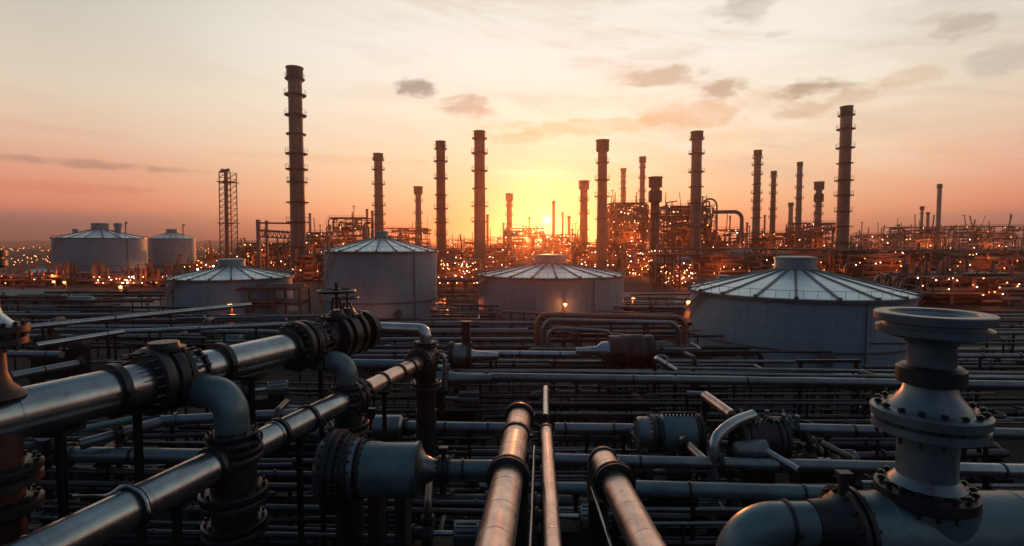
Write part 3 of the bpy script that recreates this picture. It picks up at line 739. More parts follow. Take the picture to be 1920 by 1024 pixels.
# long elevated pipe racks that cut across the plant on the right
def rack(label, px0, py0, px1, py1, y, ncol, npipes=5, wid=5, lv=2, group=None, m='unit_pipe'):
    a = atY(px0, py0, y); b_ = atY(px1, py1, y); t = thing('pipe_rack', label, 'pipe rack', (*((a + b_) / 2).xy, 0))
    mp = y / F; f = MB()
    for k in range(ncol + 1):
        q = a.lerp(b_, k / ncol)
        for dy in (0, wid): f.bar((q.x, q.y + dy, 0), (q.x, q.y + dy, q.z), max(.3, mp * 1.5))
        for l in range(lv): f.bar((q.x, q.y, q.z - l * 2.4), (q.x, q.y + wid, q.z - l * 2.4), max(.25, mp))
    for l in range(lv):
        for dy in (0, wid): f.bar(a + Vector((0, dy, -l * 2.4)), b_ + Vector((0, dy, -l * 2.4)), max(.25, mp * 1.2))
    f.build('frame', 'frame_steel', t)
    p = MB()
    for l in range(lv):
        for k in range(npipes):
            dy = wid * (k + .5) / npipes; rr = max(mp * .7, rng.choice((.15, .22, .3))); p.cyl(a + Vector((0, dy, -l * 2.4 + .15 + rr)), b_ + Vector((0, dy, -l * 2.4 + .15 + rr)), rr, 8)
    p.build('pipe_run', m, t)
    return t
rack('long elevated pipe rack crossing behind the largest tank roof to the right edge', 1238, 468, 1990, 472, 215, 16, 6, 7, 3)
rack('short red tinted pipe rack above the largest tank left edge', 1232, 480, 1275, 480, 140, 3, 4, 4, 2)
rack('pipe rack standing in front of the low left tank', 325, 543, 562, 543, 84, 5, 5, 4, 2)
rack('low dark pipe rack across the far left yard', -60, 548, 172, 553, 118, 6, 5, 4, 1)
rack('pipe rack in the gap between the two middle tanks', 822, 528, 897, 528, 112, 3, 4, 4, 2)
# ------------------------------------------------------------------ sheds and vessel of the left yard
def shed(label, px0, px1, py_t, y, dp=8, m='shed_wall'):
    a = atY(px0, py_t, y); b_ = atY(px1, py_t, y); W = b_.x - a.x; h_ = a.z; t = thing('shed', label, 'shed', ((a.x + b_.x) / 2, y + dp / 2, 0)); cx = (a.x + b_.x) / 2
    b = MB(); b.box((cx, y + dp / 2, h_ / 2), (W, dp, h_)); b.build('wall', m, t)
    b = MB(); i = 0; b.V = [Vector(v) for v in ((a.x - .3, y - .4, h_), (b_.x + .3, y - .4, h_), (b_.x + .3, y + dp + .4, h_), (a.x - .3, y + dp + .4, h_), (a.x - .3, y + dp / 2, h_ + 1.2), (b_.x + .3, y + dp / 2, h_ + 1.2))]
    b.Fc = [(0, 1, 5, 4), (2, 3, 4, 5), (0, 4, 3), (1, 2, 5), (3, 2, 1, 0)]; b.S = [False] * 5; b.build('roof', 'tank_trim', t)
    b = MB(); 
    for k in range(3): b.box((a.x + W * (.2 + .28 * k), y - .03, h_ * .42), (W * .1, .08, h_ * .6))
    b.build('door', 'stack_dark', t)
shed('long low shed in the far left yard below the amber lamps', -30, 95, 558, 104); shed('low shed right of the long one in the left yard', 100, 172, 562, 100)
def drumv(label, pc, py, y, L, r):
    c = atY(pc, py, y); t = thing('pressure_vessel', label, 'pressure vessel', (c.x, y, 0)); b = MB()
    b.lathe((c.x - L / 2, y, c.z), (1, 0, 0), [(-r * .5, .02), (-r * .4, r * .5), (-r * .15, r * .88), (0, r), (L, r), (L + r * .15, r * .88), (L + r * .4, r * .5), (L + r * .5, .02)], 24); b.build('shell', 'teal_paint', t)
    for s_ in (-.3, .3):
        b = MB(); b.box((c.x + s_ * L, y, (c.z - r * .6) / 2), (.5, r * 1.4, c.z - r * .6)); b.build('leg', 'concrete', t)
drumv('dull green horizontal drum lying in the left yard', 152, 566, 88, 3.2, 1.0)

# ------------------------------------------------------------------ lamp posts near the tanks that cast the orange pools, and added ones for sunlit flanks
def lamp_post(label, px, py, y, power=250, kind='bulb_orange', r=.16, grp=None, off=0):
    p = atY(px, py, y); t = thing('lamp_post', label, 'lamp post', (p.x, p.y, 0), grp)
    b = MB(); b.cyl((p.x, p.y, 0), (p.x, p.y, p.z + .25), .09, 8); b.cyl((p.x, p.y, p.z + .25), (p.x, p.y - .6, p.z + .3), .06, 6); b.box((p.x, p.y - .6, p.z + .25), (.4, .5, .12)); b.build('pole', 'frame_steel', t)
    lamp_part(t, (p.x, p.y - .6, p.z + .02), kind, r)
    if power: plight(t, (p.x, p.y - .6, p.z - .35), power, r=.2)
lamp_post('amber lamp post before the low left tank', 435, 572, 74, 330, r=.3)
lamp_post('amber lamp post shining on the front of the tallest tank', 685, 583, 76, 300, r=.26)
lamp_post('red amber lamp post in the gap right of the tallest tank', 838, 583, 92, 900, r=.36)
lamp_post('amber lamp post shining on the front of the low tank under the sun', 1059, 570, 76, 220, r=.26)
lamp_post('amber lamp post touching the left edge of the largest tank', 1288, 566, 66, 260, r=.24)
lamp_post('added lamp post imitating sunlight on the right flank of the tallest tank', 834, 562, 98, 1500, r=.25)  # added lamp, stands in for low sun on the tank's right edge
lamp_post('added lamp post imitating sunlight on the right flank of the low sunlit tank', 1186, 560, 96, 1500, r=.3)  # added too: supplies the orange sunlit edge of this tank
lamp_post('added lamp post between the two far left tanks, imitating sunlight on the bigger', 292, 505, 205, 5200, r=.5)  # lamp added to give the big tank's right side its sun glow
lamp_post('added lamp post imitating sunlight on the right side of the smaller far left tank', 380, 492, 300, 7000, r=.6)  # added beside the smaller tank for the same sunlit side
lamp_post('white lamp post above the roof of the low left tank', 402, 499, 160, 0, 'bulb_white', .24)
lamp_post('white lamp post on the left of that roof', 373, 505, 150, 0, 'bulb_white', .24)
lamp_post('paired amber lamp, left one below the big far left tank', 104, 528, 140, 300, 'bulb_orange', .3)
lamp_post('paired amber lamp, right one below the big far left tank', 124, 529, 140, 300, 'bulb_orange', .3)
lamp_post('brightest amber lamp of the pump yard', 229, 538, 136, 700, 'bulb_orange', .36)
HAZE = True
# ================================================================== FOREGROUND
def elbow_pipe(parent, pts, r, bend, m='teal_paint', name='elbow', n=28, label=None):
    b = MB(); b.tube(pts, r, n, bend=bend, steps=12)
    return b.build(name, m, parent, label)
def valve_top(parent, p, r, h=1.2, wr=.45, m='dark_iron', wheel_on=True):
    """bonnet, yoke and handwheel standing on a pipe at p (pipe centre), pipe radius r"""
    b = MB(); p = Vector(p)
    b.lathe(p, (0, 0, 1), [(0, r * 1.1), (r * 1.0, r * .95), (r * 1.25, r * .75), (r * 1.3, r * 1.05), (r * 1.5, r * 1.05), (r * 1.52, r * .6), (r * 1.9, r * .42)], 24)
    for k in range(8):
        a = PI / 4 * k; q = p + Vector((math.cos(a) * r * .92, math.sin(a) * r * .92, r * 1.2)); b.cyl(q, q + Vector((0, 0, r * .45)), r * .07, 6)
    for s_ in (-1, 1): b.bar(p + Vector((s_ * r * .38, 0, r * 1.5)), p + Vector((s_ * r * .22, 0, r + h * .8)), r * .14)
    bo = b.build('bonnet', m, parent)
    if wheel_on: wheel(bo, p + Vector((0, 0, r + h)), wr, stem=h * .55, m=m)

# ---- F1: the largest pipe, from the left edge up to the open flange in the middle
Z1 = 9.1
a1 = atZ(30, 777, Z1); b1 = atZ(684, 618, Z1); R1 = .44
ax1 = (b1 - a1).normalized(); s1 = a1 - ax1 * 4.5
F1 = thing('large_pipe', 'largest shiny pipe from the left edge, ending in an open flange before the tallest tank', 'pipe', (*a1.lerp(b1, .5).xy, 0))
q1 = lambda px: P_px(a1, b1, px)
b = MB(); b.cyl(s1, q1(290), R1, 48)
for k in range(4): b.lathe(s1 + ax1 * (1.2 + 1.6 * k), ax1, [(0, R1), (.008, R1 * 1.015), (.03, R1 * 1.015), (.038, R1)], 48, False)
b.build('pipe_body', 'steel_pipe', F1)
b = MB(); b.cyl(q1(290), q1(565), R1 * .93, 48); b.build('pipe_body', 'steel_pipe', F1)
b = MB(); b.lathe(q1(560), ax1, [(0, R1 * .9), ((q1(684) - q1(560)).length, R1 * .86)], 48); b.build('pipe_body', 'steel_pipe', F1)
clamp(F1, q1(212), ax1, R1 * 1.12, .16); clamp(F1, q1(367), ax1, R1 * .99, .09); clamp(F1, q1(412), ax1, R1 * 1.1, .15); clamp(F1, q1(540), ax1, R1 * 1.08, .13)
flange(F1, q1(296), ax1, R1 * 1.62, .26, 20, gap=.05); flange(F1, q1(322), ax1, R1 * 1.5, .16, 20)
flange(F1, q1(562), ax1, R1 * 1.6, .22, 20, gap=.05); flange(F1, q1(580), ax1, R1 * 1.42, .14, 16)
# valve body on the pipe between the first flanges
b = MB(); p = q1(309); b.lathe(p - ax1 * .45, ax1, [(0, R1 * 1.05), (.12, R1 * 1.3), (.45, R1 * 1.38), (.78, R1 * 1.3), (.9, R1 * 1.05)], 40)
b.lathe(p, (0, 0, 1), [(0, R1 * .9), (R1 * 1.4, R1 * .75), (R1 * 1.41, R1 * .95), (R1 * 1.55, R1 * .95), (R1 * 1.56, R1 * .7), (R1 * 1.8, R1 * .66), (R1 * 1.82, R1 * .4)], 32)
b.build('valve_body', 'dark_iron', F1)
# stud bolts bridging the gaps beside the flanges
def studs(parent, p0, p1, r, n=14, m='dark_iron'):
    b = MB(); ax = (p1 - p0).normalized(); _, u, v = basis(ax)
    for k in range(n):
        a = 2 * PI * k / n; e = (u * math.cos(a) + v * math.sin(a)) * r; b.cyl(p0 + e, p1 + e, .022, 6)
        for tt in (.12, .88): c_ = p0.lerp(p1, tt) + e; b.lathe(c_ - ax * .03, ax, [(0, .042), (.06, .042)], 6)
    b.build('stud_bolts', m, parent)
studs(F1, q1(330), q1(368), R1 * 1.2, 16); studs(F1, q1(586), q1(606), R1 * 1.15, 16)
clamp(F1, q1(604), ax1, R1 * .98, .12)
for px_, h_, w_ in ((632, .98, .55), (652, .72, .34)):
    p = q1(px_); b = MB(); b.lathe(p - ax1 * .3, ax1, [(0, R1), (.04, R1 * 1.62), (.2, R1 * 1.62), (.22, R1 * 1.1), (.38, R1 * 1.1), (.4, R1 * 1.62), (.56, R1 * 1.62), (.6, R1)], 36); b.build('valve_body', 'dark_iron', F1)
    valve_top(F1, p, R1, h_, w_)
b = MB(); b.lathe(q1(676), ax1, [(0, R1 * .9), (.02, R1 * 1.5), (.26, R1 * 1.5), (.28, R1 * 1.1), (.28, R1 * .8), (.0, R1 * .8)], 40, False); b.build('flange', 'dark_iron', F1, 'open end flange of the pipe')
for px_ in (110, 255, 470, 600): saddle(F1, q1(px_), R1, z0=0)
# two side branches with swept elbows dropping onto the second pipe
Z2 = 7.45
a2 = atZ(300, 925, Z2); b2 = atZ(786, 680, Z2); R2 = .33; ax2 = (b2 - a2).normalized()
q2 = lambda px: P_px(a2, b2, px)
def drop(p_top_px, p_dn_px, re, zt, bend, label):
    dn = q2(p_dn_px); st = P_px(a1, b1, p_top_px); st.z = zt
    corner = Vector((dn.x, dn.y, zt)); dirh = (corner - st)
    t = thing('elbow_pipe', label, 'pipe', (dn.x, dn.y, 0))
    elbow_pipe(t, [st, corner, Vector((dn.x, dn.y, zt - re * 2.9))], re, bend, n=36)
    clamp(t, st.lerp(corner, .45), dirh, re, .05, lug=False)
    flange(t, Vector((dn.x, dn.y, zt - re * 2.75)), (0, 0, 1), re * 1.5, .13, 12)
    b = MB(); b.lathe((dn.x, dn.y, 0), (0, 0, 1), [(Z2 - R2 * 1.0, re * 1.35), (zt - re * 3.9, re * 1.35), (zt - re * 3.8, re * 1.15), (zt - re * 2.8, re * 1.1)], 32); b.build('neck', 'dark_iron', t)
    flange(t, Vector((dn.x, dn.y, zt - re * 3.7)), (0, 0, 1), re * 1.75, .12, 12)
    b = MB(); b.lathe((dn.x, dn.y, 0), (0, 0, 1), [(.0, re * 1.35), (Z2, re * 1.35)], 28); b.build('riser', 'dark_iron', t)
    flange(t, Vector((dn.x, dn.y, Z2 - R2 * 2.6)), (0, 0, 1), re * 2.0, .16, 14); flange(t, Vector((dn.x, dn.y, Z2 - R2 * 4.6)), (0, 0, 1), re * 1.9, .14, 14)
    b = MB(); p = Vector((dn.x, dn.y, zt - re * 2.9)); b.cyl(p + Vector((re * 1.3, 0, 0)), p + Vector((re * 1.8, -.1, .12)), .05, 8); b.torus(p + Vector((re * 1.85, -.1, .12)), (1, 0, .2), .10, .025, 12, 6); b.build('drain_valve', 'dark_iron', t)
drop(338, 437, .34, Z1 - .30, .52, 'nearer teal elbow pipe curving down from the largest pipe onto the second pipe')
drop(588, 652, .30, Z1 - .55, .50, 'farther teal elbow pipe curving down from the largest pipe onto the second pipe')

# ---- F2: second long pipe from the bottom left
F2 = thing('long_pipe', 'long steel pipe climbing from the bottom left corner to the valve cluster in the middle', 'pipe', (*a2.lerp(b2, .5).xy, 0))
b = MB(); b.cyl(a2 - ax2 * 4.6, q2(452), R2 * 1.04, 40)
for k in range(5): b.lathe(a2 - ax2 * (3.8 - 1.7 * k), ax2, [(0, R2 * 1.04), (.008, R2 * 1.06), (.03, R2 * 1.06), (.038, R2 * 1.04)], 40, False)
b.build('pipe_body', 'steel_pipe', F2)
b = MB(); b.cyl(q2(452), q2(660), R2 * .96, 40); b.build('pipe_body', 'steel_pipe', F2)
b = MB(); b.cyl(q2(660), b2, R2 * .82, 36); b.build('pipe_body', 'copper_pipe', F2)
for px_, k in ((245, 1.1), (396, 1.12), (521, 1.05), (577, 1.0), (682, .92), (716, .86), (748, .88), (768, .86)): clamp(F2, q2(px_), ax2, R2 * k, .12 if px_ < 600 else .10)
flange(F2, q2(656), ax2, R2 * 1.8, .22, 16, gap=.04); flange(F2, q2(412), ax2, R2 * 1.25, .08, 10)
b = MB(); p = q2(437); b.lathe(p - ax2 * .5, ax2, [(0, R2 * 1.04), (.1, R2 * 1.2), (.9, R2 * 1.2), (1.0, R2 * 1.04)], 36); b.build('tee', 'red_oxide', F2)
# thin guard rod bowed over the first clamp
b = MB(); p = q2(245); q_ = q2(250)
b.tube([atZ(138, 930, 7.6), atZ(205, 930, 7.75), p + Vector((-.1, 0, R2 * 1.3)), p + Vector((.34, -.12, R2 * .9)), p + Vector((.42, -.15, 0))], .028, 8, bend=.3); b.build('guard_rod', 'steel_pipe', F2)
for px_ in (170, 330, 560, 720): saddle(F2, q2(px_), R2)

# ---- pedestal type valves
def pedestal(label, px, y, prof, capm='dark_iron', hollow=True, rr=1.0, zb=0.0, loc=None, group=None):
    """prof: (name, material, [(py, half width px), ...]) blocks stacked on one vertical axis"""
    base = atY(px, 700, y); cx = base.x; t = thing('valve_column', label, 'valve column', (cx, y, 0), group)
    k = y / F / math.hypot(1, (px - 960) / F) * rr
    for nm, m_, pts in prof:
        b = MB(); pr_ = [(atY(px, py, y).z, hw * k) for py, hw in pts]
        if pr_[0][0] > pr_[-1][0]: pr_ = pr_[::-1]
        hol = nm == 'top_flange'
        if hol: zt = pr_[-1][0]; rt_ = pr_[-1][1]; pr_ += [(zt, rt_ * .76), (zt - .03, rt_ * .74), (zt - .05, rt_ * .62), (zt - .20, rt_ * .40)]
        b.lathe((cx, y, 0), (0, 0, 1), pr_, 56)
        o = b.build(nm, m_, t)
        if 'flange' in nm:
            zs_ = [z for z, r in pr_[:-3 if hol else None]]; rmax = max(r for z, r in pr_); b = MB(); z0, z1 = min(zs_) - .05, max(zs_) + (.03 if hol else .06)
            if not hol:
                for q in range(16):
                    a = 2 * PI * q / 16; e = Vector((math.cos(a), math.sin(a), 0)) * rmax * .87
                    b.cyl(Vector((cx, y, z0)) + e, Vector((cx, y, z1)) + e, .022, 6); b.cyl(Vector((cx, y, z1 - .05)) + e, Vector((cx, y, z1 - .01)) + e, .04, 6)
                c_ = b.build('bolts', 'dark_iron', o)
    return t
YR = 6.3
pedestal('tall flanged valve column at the right edge, its wide round top flange seen from above', 1745, YR, [
    ('top_flange', 'column_paint', [(632, 84), (624, 114), (613, 115), (611, 100), (604, 100), (601, 118), (588, 119), (586, 117)]),
    ('neck', 'column_paint', [(690, 50), (648, 48), (640, 54), (632, 66)]),
    ('collar', 'dark_iron', [(722, 50), (716, 70), (690, 70), (684, 60)]),
    ('cone', 'column_paint', [(772, 96), (752, 74), (736, 58), (720, 52)]),
    ('middle_flange', 'column_paint', [(812, 92), (806, 116), (792, 116), (790, 100), (786, 100), (784, 118), (768, 120), (764, 112)]),
    ('lower_neck', 'column_paint', [(905, 80), (890, 62), (812, 62)]),
    ('lower_flange', 'dark_iron', [(940, 92), (932, 106), (914, 106), (910, 84)])])
# big horizontal drum that carries the right valve column, with flanged left end and swept outlet pipe
zc = atY(1745, 936, YR).z - .40; RD = .46
DR = thing('pipe_header', 'thick dark header pipe at the bottom right, carrying the flanged valve column', 'pipe', (atY(1700, 980, YR).x, YR, 0))
xl = atY(1598, 980, YR).x; xr = atY(2150, 980, YR).x
b = MB(); b.cyl((xl, YR, zc), (xr, YR, zc), RD, 56); 
xc_ = atY(1745, 936, YR).x; b.lathe((xc_, YR, zc), (0, 0, 1), [(0, RD * .95), (RD * 1.02, RD * 1.05)], 48)
for k in range(3): b.lathe((xl + .35 + k * 1.6, YR, zc), (1, 0, 0), [(0, RD), (.01, RD * 1.015), (.03, RD * 1.015), (.04, RD)], 56, False)
b.build('pipe_body', 'teal_paint', DR)
flange(DR, (xl - .06, YR, zc + .02), (1, 0, 0), RD * 1.12, .07, 14); 
b = MB(); b.lathe((xl - .5, YR, zc + .1), (1, 0, 0), [(0, .27), (.22, .29), (.42, RD * .9)], 40); b.build('reducer', 'dark_iron', DR)
xe = atY(1375, 1000, YR).x
elbow_pipe(DR, [(xl - .42, YR, zc + .1), (xe + .05, YR, zc + .1), (xe - .02, YR - .05, zc - 3.0)], .25, .62, 'teal_paint', 'elbow', 36)
clamp(DR, (atY(1476, 950, YR).x, YR, zc + .1), (1, 0, 0), .252, .05)
b = MB(); p = Vector((xl - .12, YR, zc + RD * 1.0)); b.cyl(p, p + Vector((0, 0, .22)), .06, 12); b.box(p + Vector((0, 0, .24)), (.16, .12, .08)); b.build('vent_plug', 'dark_iron', DR)
saddle(DR, (xc_, YR, zc), RD, z0=0, w=.7); saddle(DR, (xr - .8, YR, zc), RD, z0=0, w=.7)
# left edge column standing on the largest pipe
YL = s1.y + (a1.y - s1.y) * 1.0
pL = q1(-18); YL = pL.y
pedestal('flanged valve column cut by the left edge, standing on the largest pipe', -18, YL, [
    ('top_flange', 'dark_iron', [(503, 34), (499, 46), (488, 46), (486, 40), (482, 40), (480, 47), (470, 47)]),
    ('neck', 'red_oxide', [(592, 30), (575, 26), (505, 24)]),
    ('cone', 'steel_pipe', [(612, 62), (602, 46), (588, 30), (576, 26)]),
    ('middle_flange', 'dark_iron', [(652, 62), (646, 80), (634, 80), (632, 70), (626, 70), (624, 84), (612, 84), (610, 76)]),
    ('lower_neck', 'red_oxide', [(745, 74), (722, 44), (700, 34), (652, 32)]),
    ('riser', 'red_oxide', [(1100, 58), (800, 58)]),
    ('lower_flange', 'dark_iron', [(914, 76), (908, 98), (896, 98), (892, 84), (888, 98), (878, 100), (874, 90)]),
    ('bottom_flange', 'dark_iron', [(966, 80), (958, 96), (944, 96), (938, 80)])])

# ---- centre: three copper toned pipes coming towards the viewer
Z3 = 7.3
def near_pipe(label, x0, y0, x1, y1, r, flg, clp, m='copper_pipe', hood=True, weld=.9):
    a = atZ(x0, y0, Z3); c_ = atZ(x1, y1, Z3); ax = (c_ - a).normalized(); st = a - ax * 5.0
    t = thing('near_pipe', label, 'pipe', (*a.xy, 0)); b = MB()
    if hood:
        b.tube([st, c_ + ax * r * .9, c_ + ax * r * .9 - Vector((0, 0, 1.0))], r, 40, bend=r * 1.9, steps=10); e = c_ + ax * r * .9; e_ = MB(); e_.cyl((e.x, e.y, 0), e - Vector((0, 0, 1.0)), r * .8, 20); e_.build('riser', 'support_steel', t)
    else: b.cyl(st, c_, r, 36)
    k = .5; L = (c_ - st).length
    while k < L - .3: b.lathe(st + ax * k, ax, [(0, r), (.004, r * 1.012), (.022, r * 1.012), (.026, r)], 40, False); k += weld
    b.build('pipe_body', m, t)
    def at_py(py):
        lo, hi = -5.0, L
        for _ in range(40):
            mm = (lo + hi) / 2
            if proj(a + ax * mm + Vector((0, 0, r * .5)))[1] > py: lo = mm
            else: hi = mm
        return a + ax * lo
    for py, k in flg: flange(t, at_py(py), ax, r * k, r * .26, 14, gap=.03)
    for py in clp: clamp(t, at_py(py), ax, r * 1.02, r * .4)
    return t, a, c_, ax
N1 = near_pipe('left and thickest of the three copper toned pipes coming towards the viewer', 928, 1024, 974, 782, .31, [(880, 1.42)], [805, 768])
t_, a_, c_, ax_ = N1
flange(t_, c_ + ax_ * .05, ax_, .31 * 1.3, .09, 12)
N2 = near_pipe('thin middle one of the three copper toned pipes coming towards the viewer', 1037, 1024, 1024, 806, .14, [], [], hood=False, weld=1.6)
clamp(N2[0], N2[2], N2[3], .15, .12, lug=False)
b = MB(); b.cyl(N2[2] - Vector((0, 0, 4.5)), N2[2] + Vector((0, .05, .0)), .12, 16); b.build('support', 'dark_iron', N2[0])
N3 = near_pipe('right hand one of the three copper toned pipes coming towards the viewer', 1212, 1024, 1128, 858, .275, [(892, 1.5)], [852])
for (nt, ap, cp_, ax, r) in ((*N1, .31), (*N3, .275)):
    saddle(nt, ap + ax * .2, r); saddle(nt, ap.lerp(cp_, .6), r)
# rods beside them
def rod(label, p0, p1, r=.03, m='steel_pipe', name='thin_rod', group=None, bend=None, clampk=0):
    pts = [Vector(p) for p in ([p0, p1] if not isinstance(p0, list) else p0)]
    t = thing(name, label, 'rod' if 'rod' in name else 'pipe', (*pts[0].xy, 0), group); b = MB(); b.tube(pts, r, 10 if r < .08 else 18, bend=bend); b.build('rod_body' if 'rod' in name else 'pipe_body', m, t)
    if clampk:
        for k in range(clampk):
            p = pts[0].lerp(pts[1], (k + .5) / clampk); clamp(t, p, pts[1] - pts[0], r, .08, lug=False)
    e = pts[-1]; 
    for e in (pts[0], pts[-1]): b = MB(); b.cyl((e.x, e.y, 0), (e.x, e.y, e.z), max(.03, r * .6), 6); b.build('leg', 'support_steel', t)
    return t
rod('thin bright rod between the thickest and the middle copper toned pipe', atZ(993, 1040, 6.9), atZ(1001, 838, 6.9), .035)
rod('thin slanting rod left under the right hand copper toned pipe', atZ(1150, 1040, 6.6), atZ(1106, 905, 6.6), .03)
rod('pale pipe rising from the main cross pipe behind the middle copper toned pipe', atZ(1023, 782, 4.3), atZ(1023, 728, 4.3), .16, name='short_pipe', m='steel_pipe')

# ---- pipes crossing left to right on the level of about four metres
def cross(label, x0, y0, x1, y1, th, z=4.0, m='grey_pipe', fl=(), cl=(), sup=(), group=None, name='cross_pipe', weld=3.0):
    a = atZ(x0, y0, z); c_ = atZ(x1, y1, z); mid = a.lerp(c_, .5); r = th / 2 * mid.y / F * 1.0
    return pipe(name, label, a, c_, r, m, fl, cl, sup, group, weld=weld), a, c_, r
cross('main cross pipe running from the valve cluster to the right edge below the largest tank', 838, 706, 1990, 724, 17, fl=(912,), cl=(1187, 1400), sup=(900, 1080, 1300, 1500, 1750))
cross('upper thin one of the pipes right above the main cross pipe', 1240, 690, 1990, 701, 6, sup=(1300, 1600)); cross('lower thin one of the pipes right above the main cross pipe', 1070, 697, 1990, 711, 6, 4.2, sup=(1310, 1610))
cross('teal pipe entering behind the end of the thickest copper toned pipe', 742, 800, 972, 804, 22, fl=(760,), cl=(835, 915), sup=(800, 880))
cross('teal pipe between the middle copper toned pipe and the round grey valve drum', 1040, 804, 1215, 806, 23, fl=(1198,), cl=(1060, 1150), sup=(1100, 1170))
cross('pipe leaving the dark pump block towards the right edge', 1470, 804, 1990, 816, 22, fl=(1490,), cl=(1600, 1720), sup=(1550, 1700, 1850))
cross('long pipe passing low behind the tip of the right hand copper toned pipe', 1040, 862, 1990, 884, 24, m='grey_pipe', fl=(1350,), cl=(1200, 1460), sup=(1180, 1400, 1600, 1850))
cross('thick teal pipe low right ending behind the header pipe flange', 1176, 915, 1560, 926, 30, m='teal_paint', fl=(), cl=(1292, 1506), sup=(1300, 1450))
cross('short teal pipe seen between the middle and right copper toned pipes', 1046, 915, 1130, 917, 22, m='teal_paint', sup=(1080,))
cross('bright pipe at the right edge beside the lower neck of the valve column', 1790, 880, 2000, 886, 26, z=5.0, m='steel_pipe', cl=(1880,), sup=(1850,))
cross('dark pipe left of centre under the largest pipe', 118, 852, 392, 857, 30, m='grey_pipe', fl=(128,), cl=(250,), sup=(200, 320))
cross('pale pipe running right from the far elbow to the second pipe tip', 660, 682, 800, 684, 17, z=4.6, m='teal_paint', sup=(700,))
cross('grey pipe in the far middle leading to the reducer of the dark motor block', 888, 663, 1108, 665, 12, m='steel_pipe', cl=(975, 1050), sup=(930, 1040))
cross('dark pipe with a valve low behind the drum vessel', 660, 836, 720, 838, 20, sup=(690,))

# ---- barrel shaped bodies in line with the cross pipes
def barrel(label, x0, x1, yt, yb, z=None, segs=None, m='teal_paint', name='pipe_vessel', ends=(.0, .0), bands=(), cat='vessel', leg=True, n=44, y_=None):
    """horizontal drum between image columns x0..x1 whose silhouette spans rows yt..yb"""
    pc = (x0 + x1) / 2
    y = y_ or atZ(pc, (yt + yb) / 2, z).y; c = atY(pc, (yt + yb) / 2, y); r = (yb - yt) / 2 * y / F * .98; X0 = atY(x0, 512, y).x; X1 = atY(x1, 512, y).x
    t = thing(name, label, cat, (c.x, y, 0)); L = X1 - X0; b = MB()
    e0, e1 = ends
    b.lathe((X0, y, c.z), (1, 0, 0), [(-e0 * r, r * .5 if e0 else r * .2), (-e0 * r * .6, r * .8), (0, r)] + [(L, r), (L + e1 * r * .6, r * .8), (L + e1 * r, r * .5 if e1 else r * .2)], n)
    b.build('shell', m, t)
    for (px, k, w) in bands:
        x = atY(px, 512, y).x; flange(t, (x, y, c.z), (1, 0, 0), r * k, w, 20, n=n)
    if leg:
        for s_ in (.25, .75): b = MB(); b.box((X0 + L * s_, y, (c.z - r * .7) / 2), (.25, r * 1.2, c.z - r * .7)); b.build('leg', 'dark_iron', t)
    return t, Vector((c.x, y, c.z)), r, X0, X1
# drum vessel, bottom centre-left
t, c, r, X0, X1 = barrel('big teal drum with bolted flange and stepped nozzle left of the copper toned pipes', 676, 776, 829, 932, 5.0, bands=((672, 1.12, .06),), y_=12.6)
b = MB(); w_ = c.y / F
def xx(px, y=c.y): return atY(px, 512, y).x
b.lathe((xx(590), c.y, c.z), (1, 0, 0), [(0, r * .7), (.1, r * 1.15), (xx(612) - xx(590), r * 1.32), (xx(630) - xx(590), r * 1.38), (xx(632) - xx(590), r * 1.2), (xx(668) - xx(590), r * 1.15)], 44); b.build('dished_end', 'grey_pipe', t)
flange(t, (xx(626), c.y, c.z), (1, 0, 0), r * 1.48, .14, 24, n=44); flange(t, (xx(650), c.y, c.z), (1, 0, 0), r * 1.3, .10, 20, n=44)
b = MB(); b.lathe((xx(774), c.y, c.z), (1, 0, 0), [(0, r * 1.03), (.10, r * 1.05), (.12, r * .9), (.25, r * .55), (.45, r * .4), (.7, r * .36), (xx(835) - xx(774), r * .36)], 44); b.build('nozzle', 'grey_pipe', t)
flange(t, (xx(829), c.y, c.z), (1, 0, 0), r * .52, .12, 12); clamp(t, (xx(800), c.y, c.z), (1, 0, 0), r * .4, .1, lug=False)
b = MB(); b.cyl((xx(835), c.y, c.z), (xx(960), c.y, c.z), r * .36, 32); b.build('outlet_pipe', 'teal_paint', t)
clamp(t, (xx(866), c.y, c.z), (1, 0, 0), r * .37, .06); b = MB(); b.cyl((xx(829), c.y, c.z), (xx(829), c.y, c.z + r * .75), .06, 8); b.box((xx(829), c.y, c.z + r * .8), (.22, .16, .1)); b.build('drain_valve', 'dark_iron', t)
# reducer drum at the start of the main cross pipe
t, c, r, X0, X1 = barrel('dull teal barrel where the main cross pipe starts, beside the end of the second pipe', 800, 838, 683, 738, 4.0, bands=((802, 1.15, .12), (838, 1.1, .08)))
b = MB(); b.lathe((X1, c.y, c.z), (1, 0, 0), [(0, r * .6), (.5, r * .45), (.9, r * .36), (2.6, r * .34)], 28); b.build('reducer', 'grey_pipe', t)
# dark blue barrel behind it
t, c, r, X0, X1 = barrel('dark blue barrel valve with a square column on top in the far middle', 846, 880, 643, 692, 4.2, bands=((846, 1.15, .14), (880, 1.12, .12)), m='grey_pipe')
b = MB(); b.box((atY(874, 600, c.y).x, c.y, c.z + r + .7), (.55, .5, 1.5)); b.box((atY(874, 600, c.y).x, c.y, c.z + r + 1.5), (.75, .7, .12)); b.build('actuator', 'dark_iron', t)
b = MB(); b.lathe((X1, c.y, c.z), (1, 0, 0), [(0, r * .6), (.4, r * .42), (1.0, r * .38), (2.0, r * .3)], 28); b.build('reducer', 'steel_pipe', t)
